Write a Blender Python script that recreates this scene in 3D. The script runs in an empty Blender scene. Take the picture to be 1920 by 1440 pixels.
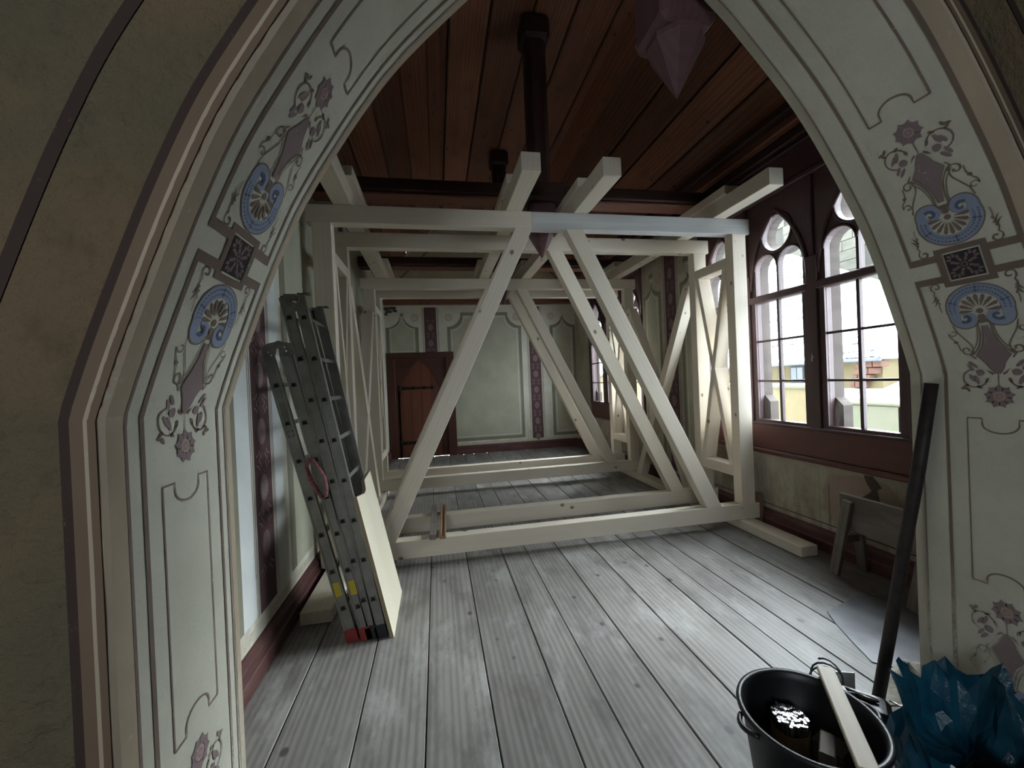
import bpy, bmesh, math, random
from mathutils import Vector as V, Matrix
from mathutils.geometry import tessellate_polygon
random.seed(11)
sc = bpy.context.scene
col = sc.collection
PI = math.pi

# ------------------------------------------------------------------ camera
cam_d = bpy.data.cameras.new('camera')
cam = bpy.data.objects.new('camera', cam_d)
col.objects.link(cam)
cam_d.sensor_fit = 'HORIZONTAL'
cam_d.sensor_width = 36.0
cam_d.lens = 760.3 / 1920 * 36
cam_d.clip_start = 0.02
cam_d.clip_end = 200
_r = (0.982290555, -0.182592569, -0.0420145029)
_d = (-0.0425724073, 0.000864889992, -0.99909301)
_f = (0.182463298, 0.983188286, -0.00692383197)
cam.matrix_world = Matrix(((_r[0], -_d[0], -_f[0], 0), (_r[1], -_d[1], -_f[1], 0), (_r[2], -_d[2], -_f[2], 1.42), (0, 0, 0, 1)))
sc.camera = cam

# ------------------------------------------------------------------ light: overcast snow light, wide sun added beyond the windows to brighten the hall
world = bpy.data.worlds.new('overcast_sky')
sc.world = world
world.use_nodes = True
wn = world.node_tree
wn.nodes['Background'].inputs['Color'].default_value = (0.82, 0.92, 1.0, 1)
wn.nodes['Background'].inputs['Strength'].default_value = 3.4

sun_d = bpy.data.lights.new('hall_fill_sun', 'SUN')
sun_d.energy = 8.0
sun_d.angle = math.radians(50)
sun_d.color = (0.87, 0.94, 1.0)
sun = bpy.data.objects.new('hall_fill_sun', sun_d)
col.objects.link(sun)
sun.rotation_euler = V((-0.74, -0.40, -0.56)).to_track_quat('-Z', 'Y').to_euler()

def portal(name, loc, look, sx, sy):
    l = bpy.data.lights.new(name, 'AREA')
    l.shape = 'RECTANGLE'
    l.size, l.size_y = sx, sy
    l.cycles.is_portal = True
    o = bpy.data.objects.new(name, l)
    col.objects.link(o)
    o.location = loc
    o.rotation_euler = V(look).to_track_quat('-Z', 'Z').to_euler()
portal('daylight_portal', (3.14, 3.02, 1.85), (-1, 0, 0), 2.1, 2.0)
portal('daylight_portal', (3.14, 6.37, 1.85), (-1, 0, 0), 2.1, 2.0)
portal('daylight_portal', (-.8, -2.74, 1.8), (0, 1, 0), 1.0, 1.0)

sc.view_settings.view_transform = 'Standard'
sc.view_settings.look = 'None'
sc.view_settings.gamma = 1.0
sc.view_settings.use_curve_mapping = False
sc.view_settings.exposure = 2.3
sc.cycles.use_denoising = True
sc.cycles.max_bounces = 12
sc.cycles.diffuse_bounces = 9
sc.cycles.transparent_max_bounces = 16
sc.cycles.sample_clamp_indirect = 6.0

# ------------------------------------------------------------------ helpers
W = {}
def place(o, M, parent=None):
    W[o.name] = M
    if parent is not None:
        o.parent = parent
        o.matrix_basis = W[parent.name].inverted() @ M
    else:
        o.matrix_basis = M
    return o

def new_obj(name, me, mat, parent=None, M=None):
    o = bpy.data.objects.new(name, me)
    col.objects.link(o)
    if mat is not None and len(me.materials) == 0:
        for m in (mat if isinstance(mat, (list, tuple)) else [mat]):
            me.materials.append(m)
    return place(o, M if M is not None else Matrix.Identity(4), parent)

def mesh(verts, faces, smooth=False, name='m'):
    me = bpy.data.meshes.new(name)
    me.from_pydata([tuple(v) for v in verts], [], faces)
    me.validate()
    if smooth:
        me.polygons.foreach_set('use_smooth', [True] * len(me.polygons))
    return me

def fixed(me, bev=0.0, seg=1, smooth=False):
    bm = bmesh.new()
    bm.from_mesh(me)
    bmesh.ops.remove_doubles(bm, verts=bm.verts, dist=1e-6)
    bmesh.ops.recalc_face_normals(bm, faces=bm.faces)
    if bev > 0:
        es = [e for e in bm.edges if len(e.link_faces) == 2 and e.calc_face_angle(0) > 0.4]
        bmesh.ops.bevel(bm, geom=es, offset=bev, segments=seg, profile=0.5, affect='EDGES', clamp_overlap=True)
    bm.to_mesh(me)
    bm.free()
    if smooth:
        me.polygons.foreach_set('use_smooth', [True] * len(me.polygons))
    return me

def thing(name, label, cat, loc=(0, 0, 0), group=None, kind=None):
    o = bpy.data.objects.new(name, None)
    col.objects.link(o)
    o.empty_display_size = 0.1
    place(o, Matrix.Translation(V(loc)))
    return tag(o, label, cat, group, kind)

def tag(o, label=None, cat=None, group=None, kind=None):
    if label: o['label'] = label
    if cat: o['category'] = cat
    if group: o['group'] = group
    if kind: o['kind'] = kind
    return o

def frame_of(axis, up, origin):
    x = V(axis).normalized()
    z = V(up)
    z = (z - x * z.dot(x)).normalized()
    y = z.cross(x)
    M = Matrix(((x.x, y.x, z.x, origin[0]), (x.y, y.y, z.y, origin[1]), (x.z, y.z, z.z, origin[2]), (0, 0, 0, 1)))
    return M

def prism(name, pts, ext, axis, mat, parent=None, bev=0.003):
    """polygon (world points) extruded by ext; local x runs along axis, so grain follows it"""
    pts = [V(p) for p in pts]
    ext = V(ext)
    c = sum(pts, V()) / len(pts) + ext / 2
    up = ext
    if V(axis).normalized().cross(ext.normalized()).length < .05:
        up = V((0, 0, 1)) if abs(V(axis).normalized().z) < .9 else V((0, 1, 0))
    M = frame_of(axis, up, c)
    Mi = M.inverted()
    vs = [Mi @ p for p in pts] + [Mi @ (p + ext) for p in pts]
    n = len(pts)
    tri = fill2d([[(v.x, v.y) for v in vs[:n]]]) if n > 4 and abs(vs[0].z - vs[2].z) < 1e-5 else (tessellate_polygon([vs[:n]]) if n > 4 else [tuple(range(n))])
    fs = [tuple(t) for t in tri] + [tuple(i + n for i in reversed(t)) for t in tri]
    fs += [(i, (i + 1) % n, (i + 1) % n + n, i + n) for i in range(n)]
    me = mesh(vs, fs)
    bm = bmesh.new(); bm.from_mesh(me)
    if n > 4:
        bmesh.ops.dissolve_limit(bm, angle_limit=0.01, verts=bm.verts, edges=bm.edges)
    bm.to_mesh(me); bm.free()
    return new_obj(name, fixed(me, bev), mat, parent, M)

def beam(name, lo, hi, mat, parent=None, bev=0.003, axis=None):
    """axis aligned box; grain along the longest side"""
    lo, hi = V(lo), V(hi)
    d = hi - lo
    if axis is None:
        k = max(range(3), key=lambda i: d[i])
    else:
        k = axis
    ax = V((0, 0, 0)); ax[k] = 1
    upk = 2 if k != 2 else 1
    up = V((0, 0, 0)); up[upk] = 1
    M = frame_of(ax, up, (lo + hi) / 2)
    Mi = M.inverted()
    vs = [Mi @ V((x, y, z)) for x in (lo.x, hi.x) for y in (lo.y, hi.y) for z in (lo.z, hi.z)]
    fs = [(0, 1, 3, 2), (4, 6, 7, 5), (0, 4, 5, 1), (2, 3, 7, 6), (0, 2, 6, 4), (1, 5, 7, 3)]
    return new_obj(name, fixed(mesh(vs, fs), bev), mat, parent, M)

def bar(name, A, B, w, h, up, mat, parent=None, bev=0.002):
    """box from A to B, w across, h along up"""
    A, B = V(A), V(B)
    M = frame_of(B - A, up, (A + B) / 2)
    L = (B - A).length / 2
    vs = [(x, y, z) for x in (-L, L) for y in (-w / 2, w / 2) for z in (-h / 2, h / 2)]
    fs = [(0, 1, 3, 2), (4, 6, 7, 5), (0, 4, 5, 1), (2, 3, 7, 6), (0, 2, 6, 4), (1, 5, 7, 3)]
    return new_obj(name, fixed(mesh(vs, fs), bev), mat, parent, M)

def tube_data(pts, r, n=10, closed=False, cap=True, flat=1.0):
    pts = [V(p) for p in pts]
    N = len(pts)
    vs, fs = [], []
    prev = None
    for i, p in enumerate(pts):
        if closed:
            t = (pts[(i + 1) % N] - pts[i - 1]).normalized()
        else:
            t = (pts[min(i + 1, N - 1)] - pts[max(i - 1, 0)]).normalized()
        if prev is None:
            a = V((0, 0, 1)) if abs(t.z) < 0.9 else V((1, 0, 0))
            u = (a - t * a.dot(t)).normalized()
        else:
            u = (prev - t * prev.dot(t)).normalized()
        prev = u
        w = t.cross(u)
        rr = r[i] if isinstance(r, (list, tuple)) else r
        for k in range(n):
            a = 2 * PI * k / n
            vs.append(p + u * (rr * math.cos(a)) + w * (rr * flat * math.sin(a)))
    for i in range(N if closed else N - 1):
        j = (i + 1) % N
        for k in range(n):
            l = (k + 1) % n
            fs.append((i * n + k, i * n + l, j * n + l, j * n + k))
    if cap and not closed:
        fs.append(tuple(reversed(range(n))))
        fs.append(tuple((N - 1) * n + k for k in range(n)))
    return vs, fs

def tube(name, pts, r, mat, parent=None, n=10, closed=False, flat=1.0, M=None):
    vs, fs = tube_data(pts, r, n, closed, True, flat)
    return new_obj(name, fixed(mesh(vs, fs), 0, 1, True), mat, parent, M)

def lathe(name, prof, center, mat, parent=None, n=40, M=None):
    vs, fs = [], []
    for (r, z) in prof:
        for k in range(n):
            a = 2 * PI * k / n
            vs.append((r * math.cos(a), r * math.sin(a), z))
    for i in range(len(prof) - 1):
        for k in range(n):
            l = (k + 1) % n
            fs.append((i * n + k, i * n + l, (i + 1) * n + l, (i + 1) * n + k))
    me = fixed(mesh(vs, fs), 0, 1, True)
    return new_obj(name, me, mat, parent, M if M is not None else Matrix.Translation(V(center)))

def fill2d(loops):
    """triangles (index triples over all loop points, in order) of a flat outline with holes"""
    bm = bmesh.new()
    k = 0
    es = []
    for l in loops:
        vs = []
        for p in l:
            v = bm.verts.new((p[0], p[1], 0)); vs.append(v)
        for i in range(len(vs)):
            es.append(bm.edges.new((vs[i], vs[(i + 1) % len(vs)])))
    bm.verts.index_update()
    r = bmesh.ops.triangle_fill(bm, use_beauty=True, use_dissolve=False, edges=es, normal=(0, 0, 1))
    bm.verts.index_update()
    out = [tuple(v.index for v in f.verts) for f in bm.faces]
    bm.free()
    return out

def plate(name, outline, holes, f, t, mat, parent=None, smooth=False):
    """flat plate with holes; f(a, b, d) maps plane coordinates and depth to the world"""
    loops = [outline] + list(holes)
    flat = [p for l in loops for p in l]
    tri = fill2d(loops)
    n = len(flat)
    vs = [f(p[0], p[1], 0) for p in flat] + [f(p[0], p[1], t) for p in flat]
    fs = [tuple(q) for q in tri] + [tuple(i + n for i in reversed(q)) for q in tri]
    b = 0
    for l in loops:
        m = len(l)
        fs += [(b + i, b + (i + 1) % m, b + (i + 1) % m + n, b + i + n) for i in range(m)]
        b += m
    me = mesh(vs, fs)
    bm = bmesh.new(); bm.from_mesh(me)
    bmesh.ops.recalc_face_normals(bm, faces=bm.faces)
    bm.to_mesh(me); bm.free()
    return new_obj(name, me, mat, parent)

# 2D drawing, for paint on walls
def arc(cx, cy, r, a0, a1, n=14, ry=None):
    ry = r if ry is None else ry
    return [(cx + r * math.cos(math.radians(a0 + (a1 - a0) * i / n)), cy + ry * math.sin(math.radians(a0 + (a1 - a0) * i / n))) for i in range(n + 1)]
def spiral(cx, cy, r0, r1, a0, a1, n=22):
    return [(cx + (r0 + (r1 - r0) * i / n) * math.cos(math.radians(a0 + (a1 - a0) * i / n)), cy + (r0 + (r1 - r0) * i / n) * math.sin(math.radians(a0 + (a1 - a0) * i / n))) for i in range(n + 1)]
def smooth_line(pts, k=6):
    P = [V((p[0], p[1])) for p in pts]
    E = [2 * P[0] - P[1]] + P + [2 * P[-1] - P[-2]]
    out = [P[0]]
    for i in range(len(P) - 1):
        p0, p1, p2, p3 = E[i:i + 4]
        for j in range(1, k + 1):
            t = j / k
            out.append(0.5 * ((2 * p1) + (p2 - p0) * t + (2 * p0 - 5 * p1 + 4 * p2 - p3) * t * t + (3 * p1 - p0 - 3 * p2 + p3) * t ** 3))
    return [(p.x, p.y) for p in out]
def stroke(pts, w):
    """ribbon along a polyline -> list of quads"""
    P = [V((p[0], p[1])) for p in pts]
    L, R = [], []
    n = len(P)
    for i, p in enumerate(P):
        t = P[min(i + 1, n - 1)] - P[max(i - 1, 0)]
        if t.length < 1e-9: t = V((1, 0))
        t.normalize()
        m = V((-t.y, t.x))
        ww = (w[0] + (w[1] - w[0]) * i / (n - 1)) if isinstance(w, tuple) else w
        L.append(p + m * ww / 2); R.append(p - m * ww / 2)
    return [[tuple(L[i]), tuple(R[i]), tuple(R[i + 1]), tuple(L[i + 1])] for i in range(n - 1)]
def ring(o, i):
    n = min(len(o), len(i))
    return [[o[k], o[(k + 1) % n], i[(k + 1) % n], i[k]] for k in range(n)]
def ellipse(cx, cy, rx, ry, rot=0, n=12):
    c, s = math.cos(math.radians(rot)), math.sin(math.radians(rot))
    return [(cx + rx * math.cos(2 * PI * k / n) * c - ry * math.sin(2 * PI * k / n) * s, cy + rx * math.cos(2 * PI * k / n) * s + ry * math.sin(2 * PI * k / n) * c) for k in range(n)]
def rect(a0, b0, a1, b1, n=1):
    """rectangle, cut into n steps along b so that it follows a curved wall"""
    return [[(a0, b0 + (b1 - b0) * k / n), (a1, b0 + (b1 - b0) * k / n), (a1, b0 + (b1 - b0) * (k + 1) / n), (a0, b0 + (b1 - b0) * (k + 1) / n)] for k in range(n)]
def mirror(polys, sx=1, sy=1):
    return [[(p[0] * sx, p[1] * sy) for p in q] for q in polys]
def shift(polys, dx, dy):
    return [[(p[0] + dx, p[1] + dy) for p in q] for q in polys]

def paint(name, polys, f, off, mat, parent, stuff=False):
    vs, fs = [], []
    for q in polys:
        b = len(vs)
        vs += [f(p[0], p[1], off) for p in q]
        if len(q) > 4:
            fs += [tuple(b + i for i in t) for t in tessellate_polygon([[V((p[0], p[1], 0)) for p in q]])]
        else:
            fs.append(tuple(range(b, b + len(q))))
    o = new_obj(name, mesh(vs, fs), mat, parent)
    return o

# ------------------------------------------------------------------ materials
class NT:
    def __init__(s, name):
        s.m = bpy.data.materials.new(name)
        s.m.use_nodes = True
        s.t = s.m.node_tree
        s.n = s.t.nodes
        s.b = s.n['Principled BSDF']
        s.out = s.n['Material Output']
        s.b.inputs['Specular IOR Level'].default_value = 0.3
    def link(s, a, b): s.t.links.new(a, b)
    def put(s, inp, v):
        if hasattr(v, 'links') or isinstance(v, bpy.types.NodeSocket): s.link(v, inp)
        elif isinstance(v, (tuple, list)) and len(v) == 3 and inp.type == 'RGBA': inp.default_value = (*v, 1)
        else: inp.default_value = v
    def coord(s, kind='Object', scale=(1, 1, 1), rand=0.0):
        tc = s.n.new('ShaderNodeTexCoord')
        mp = s.n.new('ShaderNodeMapping')
        mp.inputs['Scale'].default_value = scale
        s.link(tc.outputs[kind], mp.inputs['Vector'])
        if rand:
            oi = s.n.new('ShaderNodeObjectInfo')
            mu = s.n.new('ShaderNodeMath'); mu.operation = 'MULTIPLY'; mu.inputs[1].default_value = rand
            s.link(oi.outputs['Random'], mu.inputs[0])
            s.link(mu.outputs[0], mp.inputs['Location'])
        return mp.outputs[0]
    def rnd(s):
        return s.n.new('ShaderNodeObjectInfo').outputs['Random']
    def noise(s, vec, scale=5, detail=4, rough=0.55, dist=0.0):
        x = s.n.new('ShaderNodeTexNoise')
        x.inputs['Scale'].default_value = scale; x.inputs['Detail'].default_value = detail
        x.inputs['Roughness'].default_value = rough; x.inputs['Distortion'].default_value = dist
        s.link(vec, x.inputs['Vector'])
        return x.outputs['Fac']
    def voro(s, vec, scale=5, feature='F1'):
        x = s.n.new('ShaderNodeTexVoronoi'); x.feature = feature
        x.inputs['Scale'].default_value = scale
        s.link(vec, x.inputs['Vector'])
        return x.outputs['Distance']
    def wave(s, vec, scale=5, dist=4, detail=2, dirn='Y', dscale=1.0):
        x = s.n.new('ShaderNodeTexWave'); x.bands_direction = dirn
        x.inputs['Scale'].default_value = scale; x.inputs['Distortion'].default_value = dist
        x.inputs['Detail'].default_value = detail; x.inputs['Detail Scale'].default_value = dscale
        s.link(vec, x.inputs['Vector'])
        return x.outputs['Fac']
    def step(s, v, lo, hi, a=0.0, b=1.0):
        x = s.n.new('ShaderNodeMapRange'); x.interpolation_type = 'SMOOTHSTEP'
        s.put(x.inputs['Value'], v)
        x.inputs['From Min'].default_value = lo; x.inputs['From Max'].default_value = hi
        x.inputs['To Min'].default_value = a; x.inputs['To Max'].default_value = b
        return x.outputs[0]
    def math(s, op, a, b=0.0):
        x = s.n.new('ShaderNodeMath'); x.operation = op
        s.put(x.inputs[0], a); s.put(x.inputs[1], b)
        return x.outputs[0]
    def mix(s, fac, a, b, mode='MIX'):
        x = s.n.new('ShaderNodeMix'); x.data_type = 'RGBA'; x.blend_type = mode
        s.put(x.inputs[0], fac); s.put(x.inputs[6], a); s.put(x.inputs[7], b)
        return x.outputs[2]
    def bump(s, h, strength=0.3, dist=0.01):
        x = s.n.new('ShaderNodeBump')
        x.inputs['Strength'].default_value = strength; x.inputs['Distance'].default_value = dist
        s.link(h, x.inputs['Height']); s.link(x.outputs[0], s.b.inputs['Normal'])
    def axis(s, vec, k):
        x = s.n.new('ShaderNodeSeparateXYZ'); s.link(vec, x.inputs[0]); return x.outputs[k]
    def done(s, color, rough=0.6, metal=0.0):
        s.put(s.b.inputs['Base Color'], color); s.put(s.b.inputs['Roughness'], rough); s.b.inputs['Metallic'].default_value = metal
        return s.m

def wood(name, c, dark, grain=0.5, knots=0.0, knot_col=(0.12, 0.06, 0.03), rough=0.6, var=0.12, bump=0.08, dirt=0.0, dirt_col=(0.1, 0.09, 0.08), gs=1.0, spec=0.3, wear=0.0, wear_col=(0.3, 0.28, 0.26)):
    t = NT(name)
    coarse = t.noise(t.coord('Object', (0.9 * gs, 13 * gs, 13 * gs), 37.0), 1.0, 5, 0.6, 0.6)
    fine = t.noise(t.coord('Object', (2.2 * gs, 75 * gs, 75 * gs), 11.0), 1.0, 4, 0.6, 0.2)
    rings = t.wave(t.coord('Object', (0.16 * gs, 3.2 * gs, 3.2 * gs), 17.0), 3.0, 9.0, 3, 'Y', 0.5)
    g = t.math('ADD', t.math('ADD', t.math('MULTIPLY', coarse, 0.45), t.math('MULTIPLY', fine, 0.33)), t.math('MULTIPLY', rings, 0.22))
    c1 = t.mix(t.step(g, 0.36, 0.66, 0, grain), c, dark)
    big = t.noise(t.coord('Object', (0.9, 2.5, 2.5), 23.0), 1.3, 2)
    c1 = t.mix(t.step(big, 0.3, 0.7, 0, 0.35), c1, tuple(x * 0.82 for x in c))
    if wear:
        w_ = t.noise(t.coord('Object', (1.6, 4.0, 4.0), 71.0), 1.2, 6, 0.7)
        c1 = t.mix(t.step(w_, 0.50, 0.68, 0, wear), c1, wear_col)
    if knots:
        k = t.voro(t.coord('Object', (3.8, 5.2, 5.2), 51.0), 1.0)
        c1 = t.mix(t.step(k, 0.055, 0.11, knots, 0), c1, knot_col)
    if dirt:
        d = t.noise(t.coord('Object', (2.0, 5.0, 5.0), 61.0), 1.4, 5, 0.65)
        c1 = t.mix(t.step(d, 0.45, 0.72, 0, dirt), c1, dirt_col)
    x = t.n.new('ShaderNodeHueSaturation')
    t.put(x.inputs['Value'], t.step(t.rnd(), 0, 1, 1 - var, 1 + var))
    t.link(c1, x.inputs['Color'])
    t.bump(t.math('ADD', t.math('MULTIPLY', coarse, 0.5), t.math('MULTIPLY', fine, 0.5)), bump, 0.004)
    t.b.inputs['Specular IOR Level'].default_value = spec
    return t.done(x.outputs['Color'], rough)

def plaster(name, c, c2, stain=(0.3, 0.27, 0.2), s_amt=0.3, rough=0.85, bump=0.15, bscale=40, low=None):
    t = NT(name)
    v = t.coord('Object')
    n = t.noise(v, 2.2, 6, 0.62)
    n2 = t.noise(v, 9.0, 5, 0.6)
    col_ = t.mix(t.step(n, 0.35, 0.65), c, c2)
    col_ = t.mix(t.step(n2, 0.52, 0.75, 0, s_amt), col_, stain)
    sp = t.noise(v, 120, 2, 0.5)
    col_ = t.mix(t.step(sp, 0.62, 0.75, 0, 0.25), col_, tuple(x * 0.6 for x in c))
    if low:
        z = t.axis(v, 2)
        m = t.math('MULTIPLY', t.step(z, 0.2, low, 1, 0), t.step(t.noise(t.coord('Object', (1, 1, 0.35)), 7, 6, 0.65), 0.42, 0.62, 0, 0.8))
        col_ = t.mix(m, col_, stain)
    t.bump(t.math('ADD', t.noise(v, bscale, 6, 0.65), t.math('MULTIPLY', n2, 0.7)), bump, 0.03)
    return t.done(col_, rough)

def paintmat(name, c, under, wear=0.45, low=False, scale=14.0, rough=0.8):
    """old distemper paint, worn through to the plaster in specks"""
    t = NT(name)
    v = t.coord('Object')
    n = t.noise(v, scale, 6, 0.7)
    n2 = t.noise(v, scale * 8, 3, 0.6)
    w = t.math('ADD', t.math('MULTIPLY', n, 0.6), t.math('MULTIPLY', n2, 0.4))
    hi = 0.72 - 0.25 * wear
    m = t.step(w, hi - 0.05, hi + 0.07, 0, 0.85)
    if low:
        z = t.axis(v, 2)
        m = t.math('MAXIMUM', m, t.math('MULTIPLY', t.step(z, 0.25, 0.75, 1, 0), t.step(w, 0.42, 0.55, 0.25, 1)))
    c1 = t.mix(t.step(t.noise(v, 3, 3), 0.3, 0.7), c, tuple(x * 0.85 for x in c))
    return t.done(t.mix(m, c1, under), rough)

def plain(name, c, rough=0.5, metal=0.0, n_amt=0.15, scale=20, bump=0.0, spec=0.3):
    t = NT(name)
    v = t.coord('Object', (1, 1, 1), 7.0)
    n = t.noise(v, scale, 5, 0.6)
    t.b.inputs['Specular IOR Level'].default_value = spec
    if bump: t.bump(n, bump, 0.004)
    return t.done(t.mix(t.step(n, 0.35, 0.7, 0, 1), c, tuple(x * (1 - n_amt) for x in c)), rough, metal)

def glassmat(name, tint=(0.97, 0.985, 0.98)):
    t = NT(name)
    tr = t.n.new('ShaderNodeBsdfTransparent'); tr.inputs[0].default_value = (*tint, 1)
    gl = t.n.new('ShaderNodeBsdfGlossy'); gl.inputs['Roughness'].default_value = 0.03
    lw = t.n.new('ShaderNodeLayerWeight'); lw.inputs[0].default_value = 0.5
    fr = t.n.new('ShaderNodeMath'); fr.operation = 'POWER'; fr.inputs[1].default_value = 5.0
    t.link(lw.outputs['Facing'], fr.inputs[0])
    fa = t.n.new('ShaderNodeMath'); fa.operation = 'MULTIPLY_ADD'; fa.inputs[1].default_value = 0.45; fa.inputs[2].default_value = 0.025
    t.link(fr.outputs[0], fa.inputs[0]); fr = fa
    mx = t.n.new('ShaderNodeMixShader')
    t.link(fr.outputs[0], mx.inputs[0]); t.link(tr.outputs[0], mx.inputs[1]); t.link(gl.outputs[0], mx.inputs[2])
    t.link(mx.outputs[0], t.out.inputs['Surface'])
    return t.m

M_ = {}
M_['spruce'] = wood('new_spruce', (0.70, 0.625, 0.515), (0.60, 0.515, 0.40), 0.4, 0.85, (0.16, 0.09, 0.055), 0.55, 0.06, 0.05)
M_['spruce_grey'] = wood('new_spruce_window_blue', (0.58, 0.575, 0.555), (0.40, 0.40, 0.39), 0.7, 0.6, (0.16, 0.1, 0.07), 0.55, 0.03, 0.05)  # separate beam piece; bluish window light is put into its colour
M_['floor'] = wood('old_floor_board', (0.265, 0.248, 0.232), (0.155, 0.14, 0.128), 0.85, 0.85, (0.05, 0.043, 0.039), 0.5, 0.14, 0.16, 0.6, (0.085, 0.078, 0.072), 1.0, 0.4, 0.6, (0.38, 0.37, 0.36))
M_['ceil'] = wood('old_ceiling_board', (0.235, 0.092, 0.050), (0.125, 0.046, 0.026), 0.75, 0.9, (0.03, 0.014, 0.009), 0.45, 0.28, 0.08, 0.45, (0.075, 0.036, 0.024), 1.0, 0.3)
M_['ceil_gap'] = plain('dark_backing_board', (0.03, 0.013, 0.009), 0.7)  # dark backing behind the gaps of floor and ceiling boards
M_['bead'] = wood('old_cover_bead', (0.23, 0.12, 0.07), (0.15, 0.07, 0.04), 0.5, 0, var=0.15)
M_['truss'] = wood('dark_truss_timber', (0.055, 0.028, 0.022), (0.03, 0.016, 0.013), 0.6, 0.3, (0.01, 0.008, 0.007), 0.5, 0.1, 0.1, 0.5, (0.085, 0.06, 0.045))
M_['truss_red'] = wood('worn_truss_edge', (0.21, 0.09, 0.06), (0.11, 0.045, 0.03), 0.7, 0.6, (0.04, 0.02, 0.015), 0.5, 0.1, 0.1)
M_['pend'] = wood('mauve_pendant_timber', (0.13, 0.065, 0.068), (0.08, 0.04, 0.045), 0.6, 0, rough=0.45, var=0.05)
M_['win'] = wood('dark_window_wood', (0.085, 0.045, 0.047), (0.05, 0.025, 0.027), 0.5, 0, rough=0.45, var=0.06, bump=0.05, spec=0.4)
M_['win_red'] = wood('red_brown_window_wood', (0.145, 0.055, 0.045), (0.09, 0.035, 0.03), 0.5, 0, rough=0.45, var=0.05, spec=0.35)
M_['win_out'] = wood('weathered_outer_frame', (0.085, 0.07, 0.064), (0.052, 0.042, 0.038), 0.6, 0, rough=0.85, var=0.05, spec=0.1)
M_['skirt'] = wood('maroon_skirting', (0.105, 0.042, 0.04), (0.06, 0.025, 0.025), 0.5, 0, rough=0.5, var=0.05, dirt=0.5, dirt_col=(0.16, 0.10, 0.085))
M_['door'] = wood('door_board', (0.17, 0.055, 0.03), (0.09, 0.028, 0.016), 0.7, 0.2, rough=0.45, var=0.15)
M_['door_dark'] = wood('door_frame_wood', (0.085, 0.030, 0.021), (0.045, 0.017, 0.012), 0.6, 0, rough=0.45, var=0.06)
M_['iron'] = plain('black_iron', (0.022, 0.02, 0.02), 0.5, 0.6, 0.4)
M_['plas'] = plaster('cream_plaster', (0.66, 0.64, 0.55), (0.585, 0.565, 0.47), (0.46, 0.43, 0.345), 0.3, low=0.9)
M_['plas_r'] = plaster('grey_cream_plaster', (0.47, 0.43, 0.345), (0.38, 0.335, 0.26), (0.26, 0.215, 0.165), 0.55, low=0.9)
M_['intr'] = plaster('intrados_limewash', (0.62, 0.60, 0.50), (0.54, 0.525, 0.435), (0.46, 0.43, 0.35), 0.25, bump=0.12, bscale=60, low=0.55)
M_['gable'] = plaster('tan_gable_plaster', (0.50, 0.43, 0.31), (0.45, 0.38, 0.27), (0.33, 0.27, 0.19), 0.3)
M_['brownwall'] = plaster('rough_brown_plaster', (0.225, 0.155, 0.09), (0.155, 0.128, 0.08), (0.085, 0.075, 0.05), 0.6, 0.9, 1.0, 26)
M_['whitewash'] = plaster('pale_plaster', (0.55, 0.55, 0.5), (0.5, 0.49, 0.44))
CR = (0.52, 0.50, 0.40)
M_['p_brown'] = paintmat('paint_brown', (0.21, 0.155, 0.125), CR, 0.25, True)
M_['p_thin'] = paintmat('paint_brown_thin', (0.24, 0.175, 0.15), CR, 0.3, True)
M_['p_peach'] = paintmat('paint_peach', (0.50, 0.405, 0.30), CR, 0.35, True, 9)
M_['p_blue'] = paintmat('paint_blue', (0.30, 0.345, 0.46), CR, 0.1)
M_['p_dblue'] = paintmat('paint_dark_blue', (0.115, 0.145, 0.23), (0.28, 0.33, 0.45), 0.1)
M_['p_mauve'] = paintmat('paint_mauve', (0.27, 0.20, 0.205), CR, 0.25)
M_['p_pink'] = paintmat('paint_pink', (0.42, 0.30, 0.27), CR, 0.25)
M_['p_black'] = paintmat('paint_plum_black', (0.045, 0.036, 0.042), (0.2, 0.17, 0.17), 0.1)
M_['p_maroon'] = paintmat('paint_maroon_band', (0.115, 0.06, 0.065), (0.2, 0.15, 0.14), 0.25)
M_['p_maroon_l'] = paintmat('paint_maroon_light', (0.22, 0.155, 0.15), (0.115, 0.06, 0.065), 0.3)
M_['p_line'] = paintmat('paint_olive_line', (0.235, 0.225, 0.165), CR, 0.15)
M_['p_panel'] = paintmat('paint_green_panel', (0.46, 0.45, 0.345), (0.53, 0.51, 0.41), 0.1, False, 3)
M_['p_pale'] = paintmat('paint_pale_band', (0.68, 0.69, 0.67), CR, 0.15)
M_['p_dark'] = paintmat('paint_dark_wall_line', (0.055, 0.035, 0.028), (0.15, 0.12, 0.08), 0.3)
M_['p_wall_band'] = paintmat('paint_brown_wall_band', (0.19, 0.13, 0.085), (0.2, 0.15, 0.1), 0.3)
M_['bare'] = plaster('bare_dark_patch', (0.12, 0.09, 0.08), (0.08, 0.06, 0.055), (0.2, 0.16, 0.13), 0.3)
M_['pinkplas'] = plaster('pink_undercoat', (0.40, 0.31, 0.26), (0.35, 0.27, 0.22), (0.25, 0.2, 0.17), 0.3)
M_['alu'] = plain('dull_aluminium', (0.27, 0.26, 0.24), 0.5, 0.45, 0.25, 9)
M_['alu_b'] = plain('bright_aluminium', (0.62, 0.63, 0.64), 0.25, 0.9, 0.1, 9)
M_['steel'] = plain('grey_steel', (0.2, 0.19, 0.17), 0.45, 0.7, 0.3)
M_['galv'] = plain('bright_steel', (0.75, 0.75, 0.76), 0.2, 1.0, 0.1)
M_['black'] = plain('black_plastic', (0.014, 0.014, 0.016), 0.42, 0, 0.3, 30, 0.05, 0.5)
M_['hole'] = plain('dark_plug', (0.008, 0.008, 0.008), 0.7)
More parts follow.
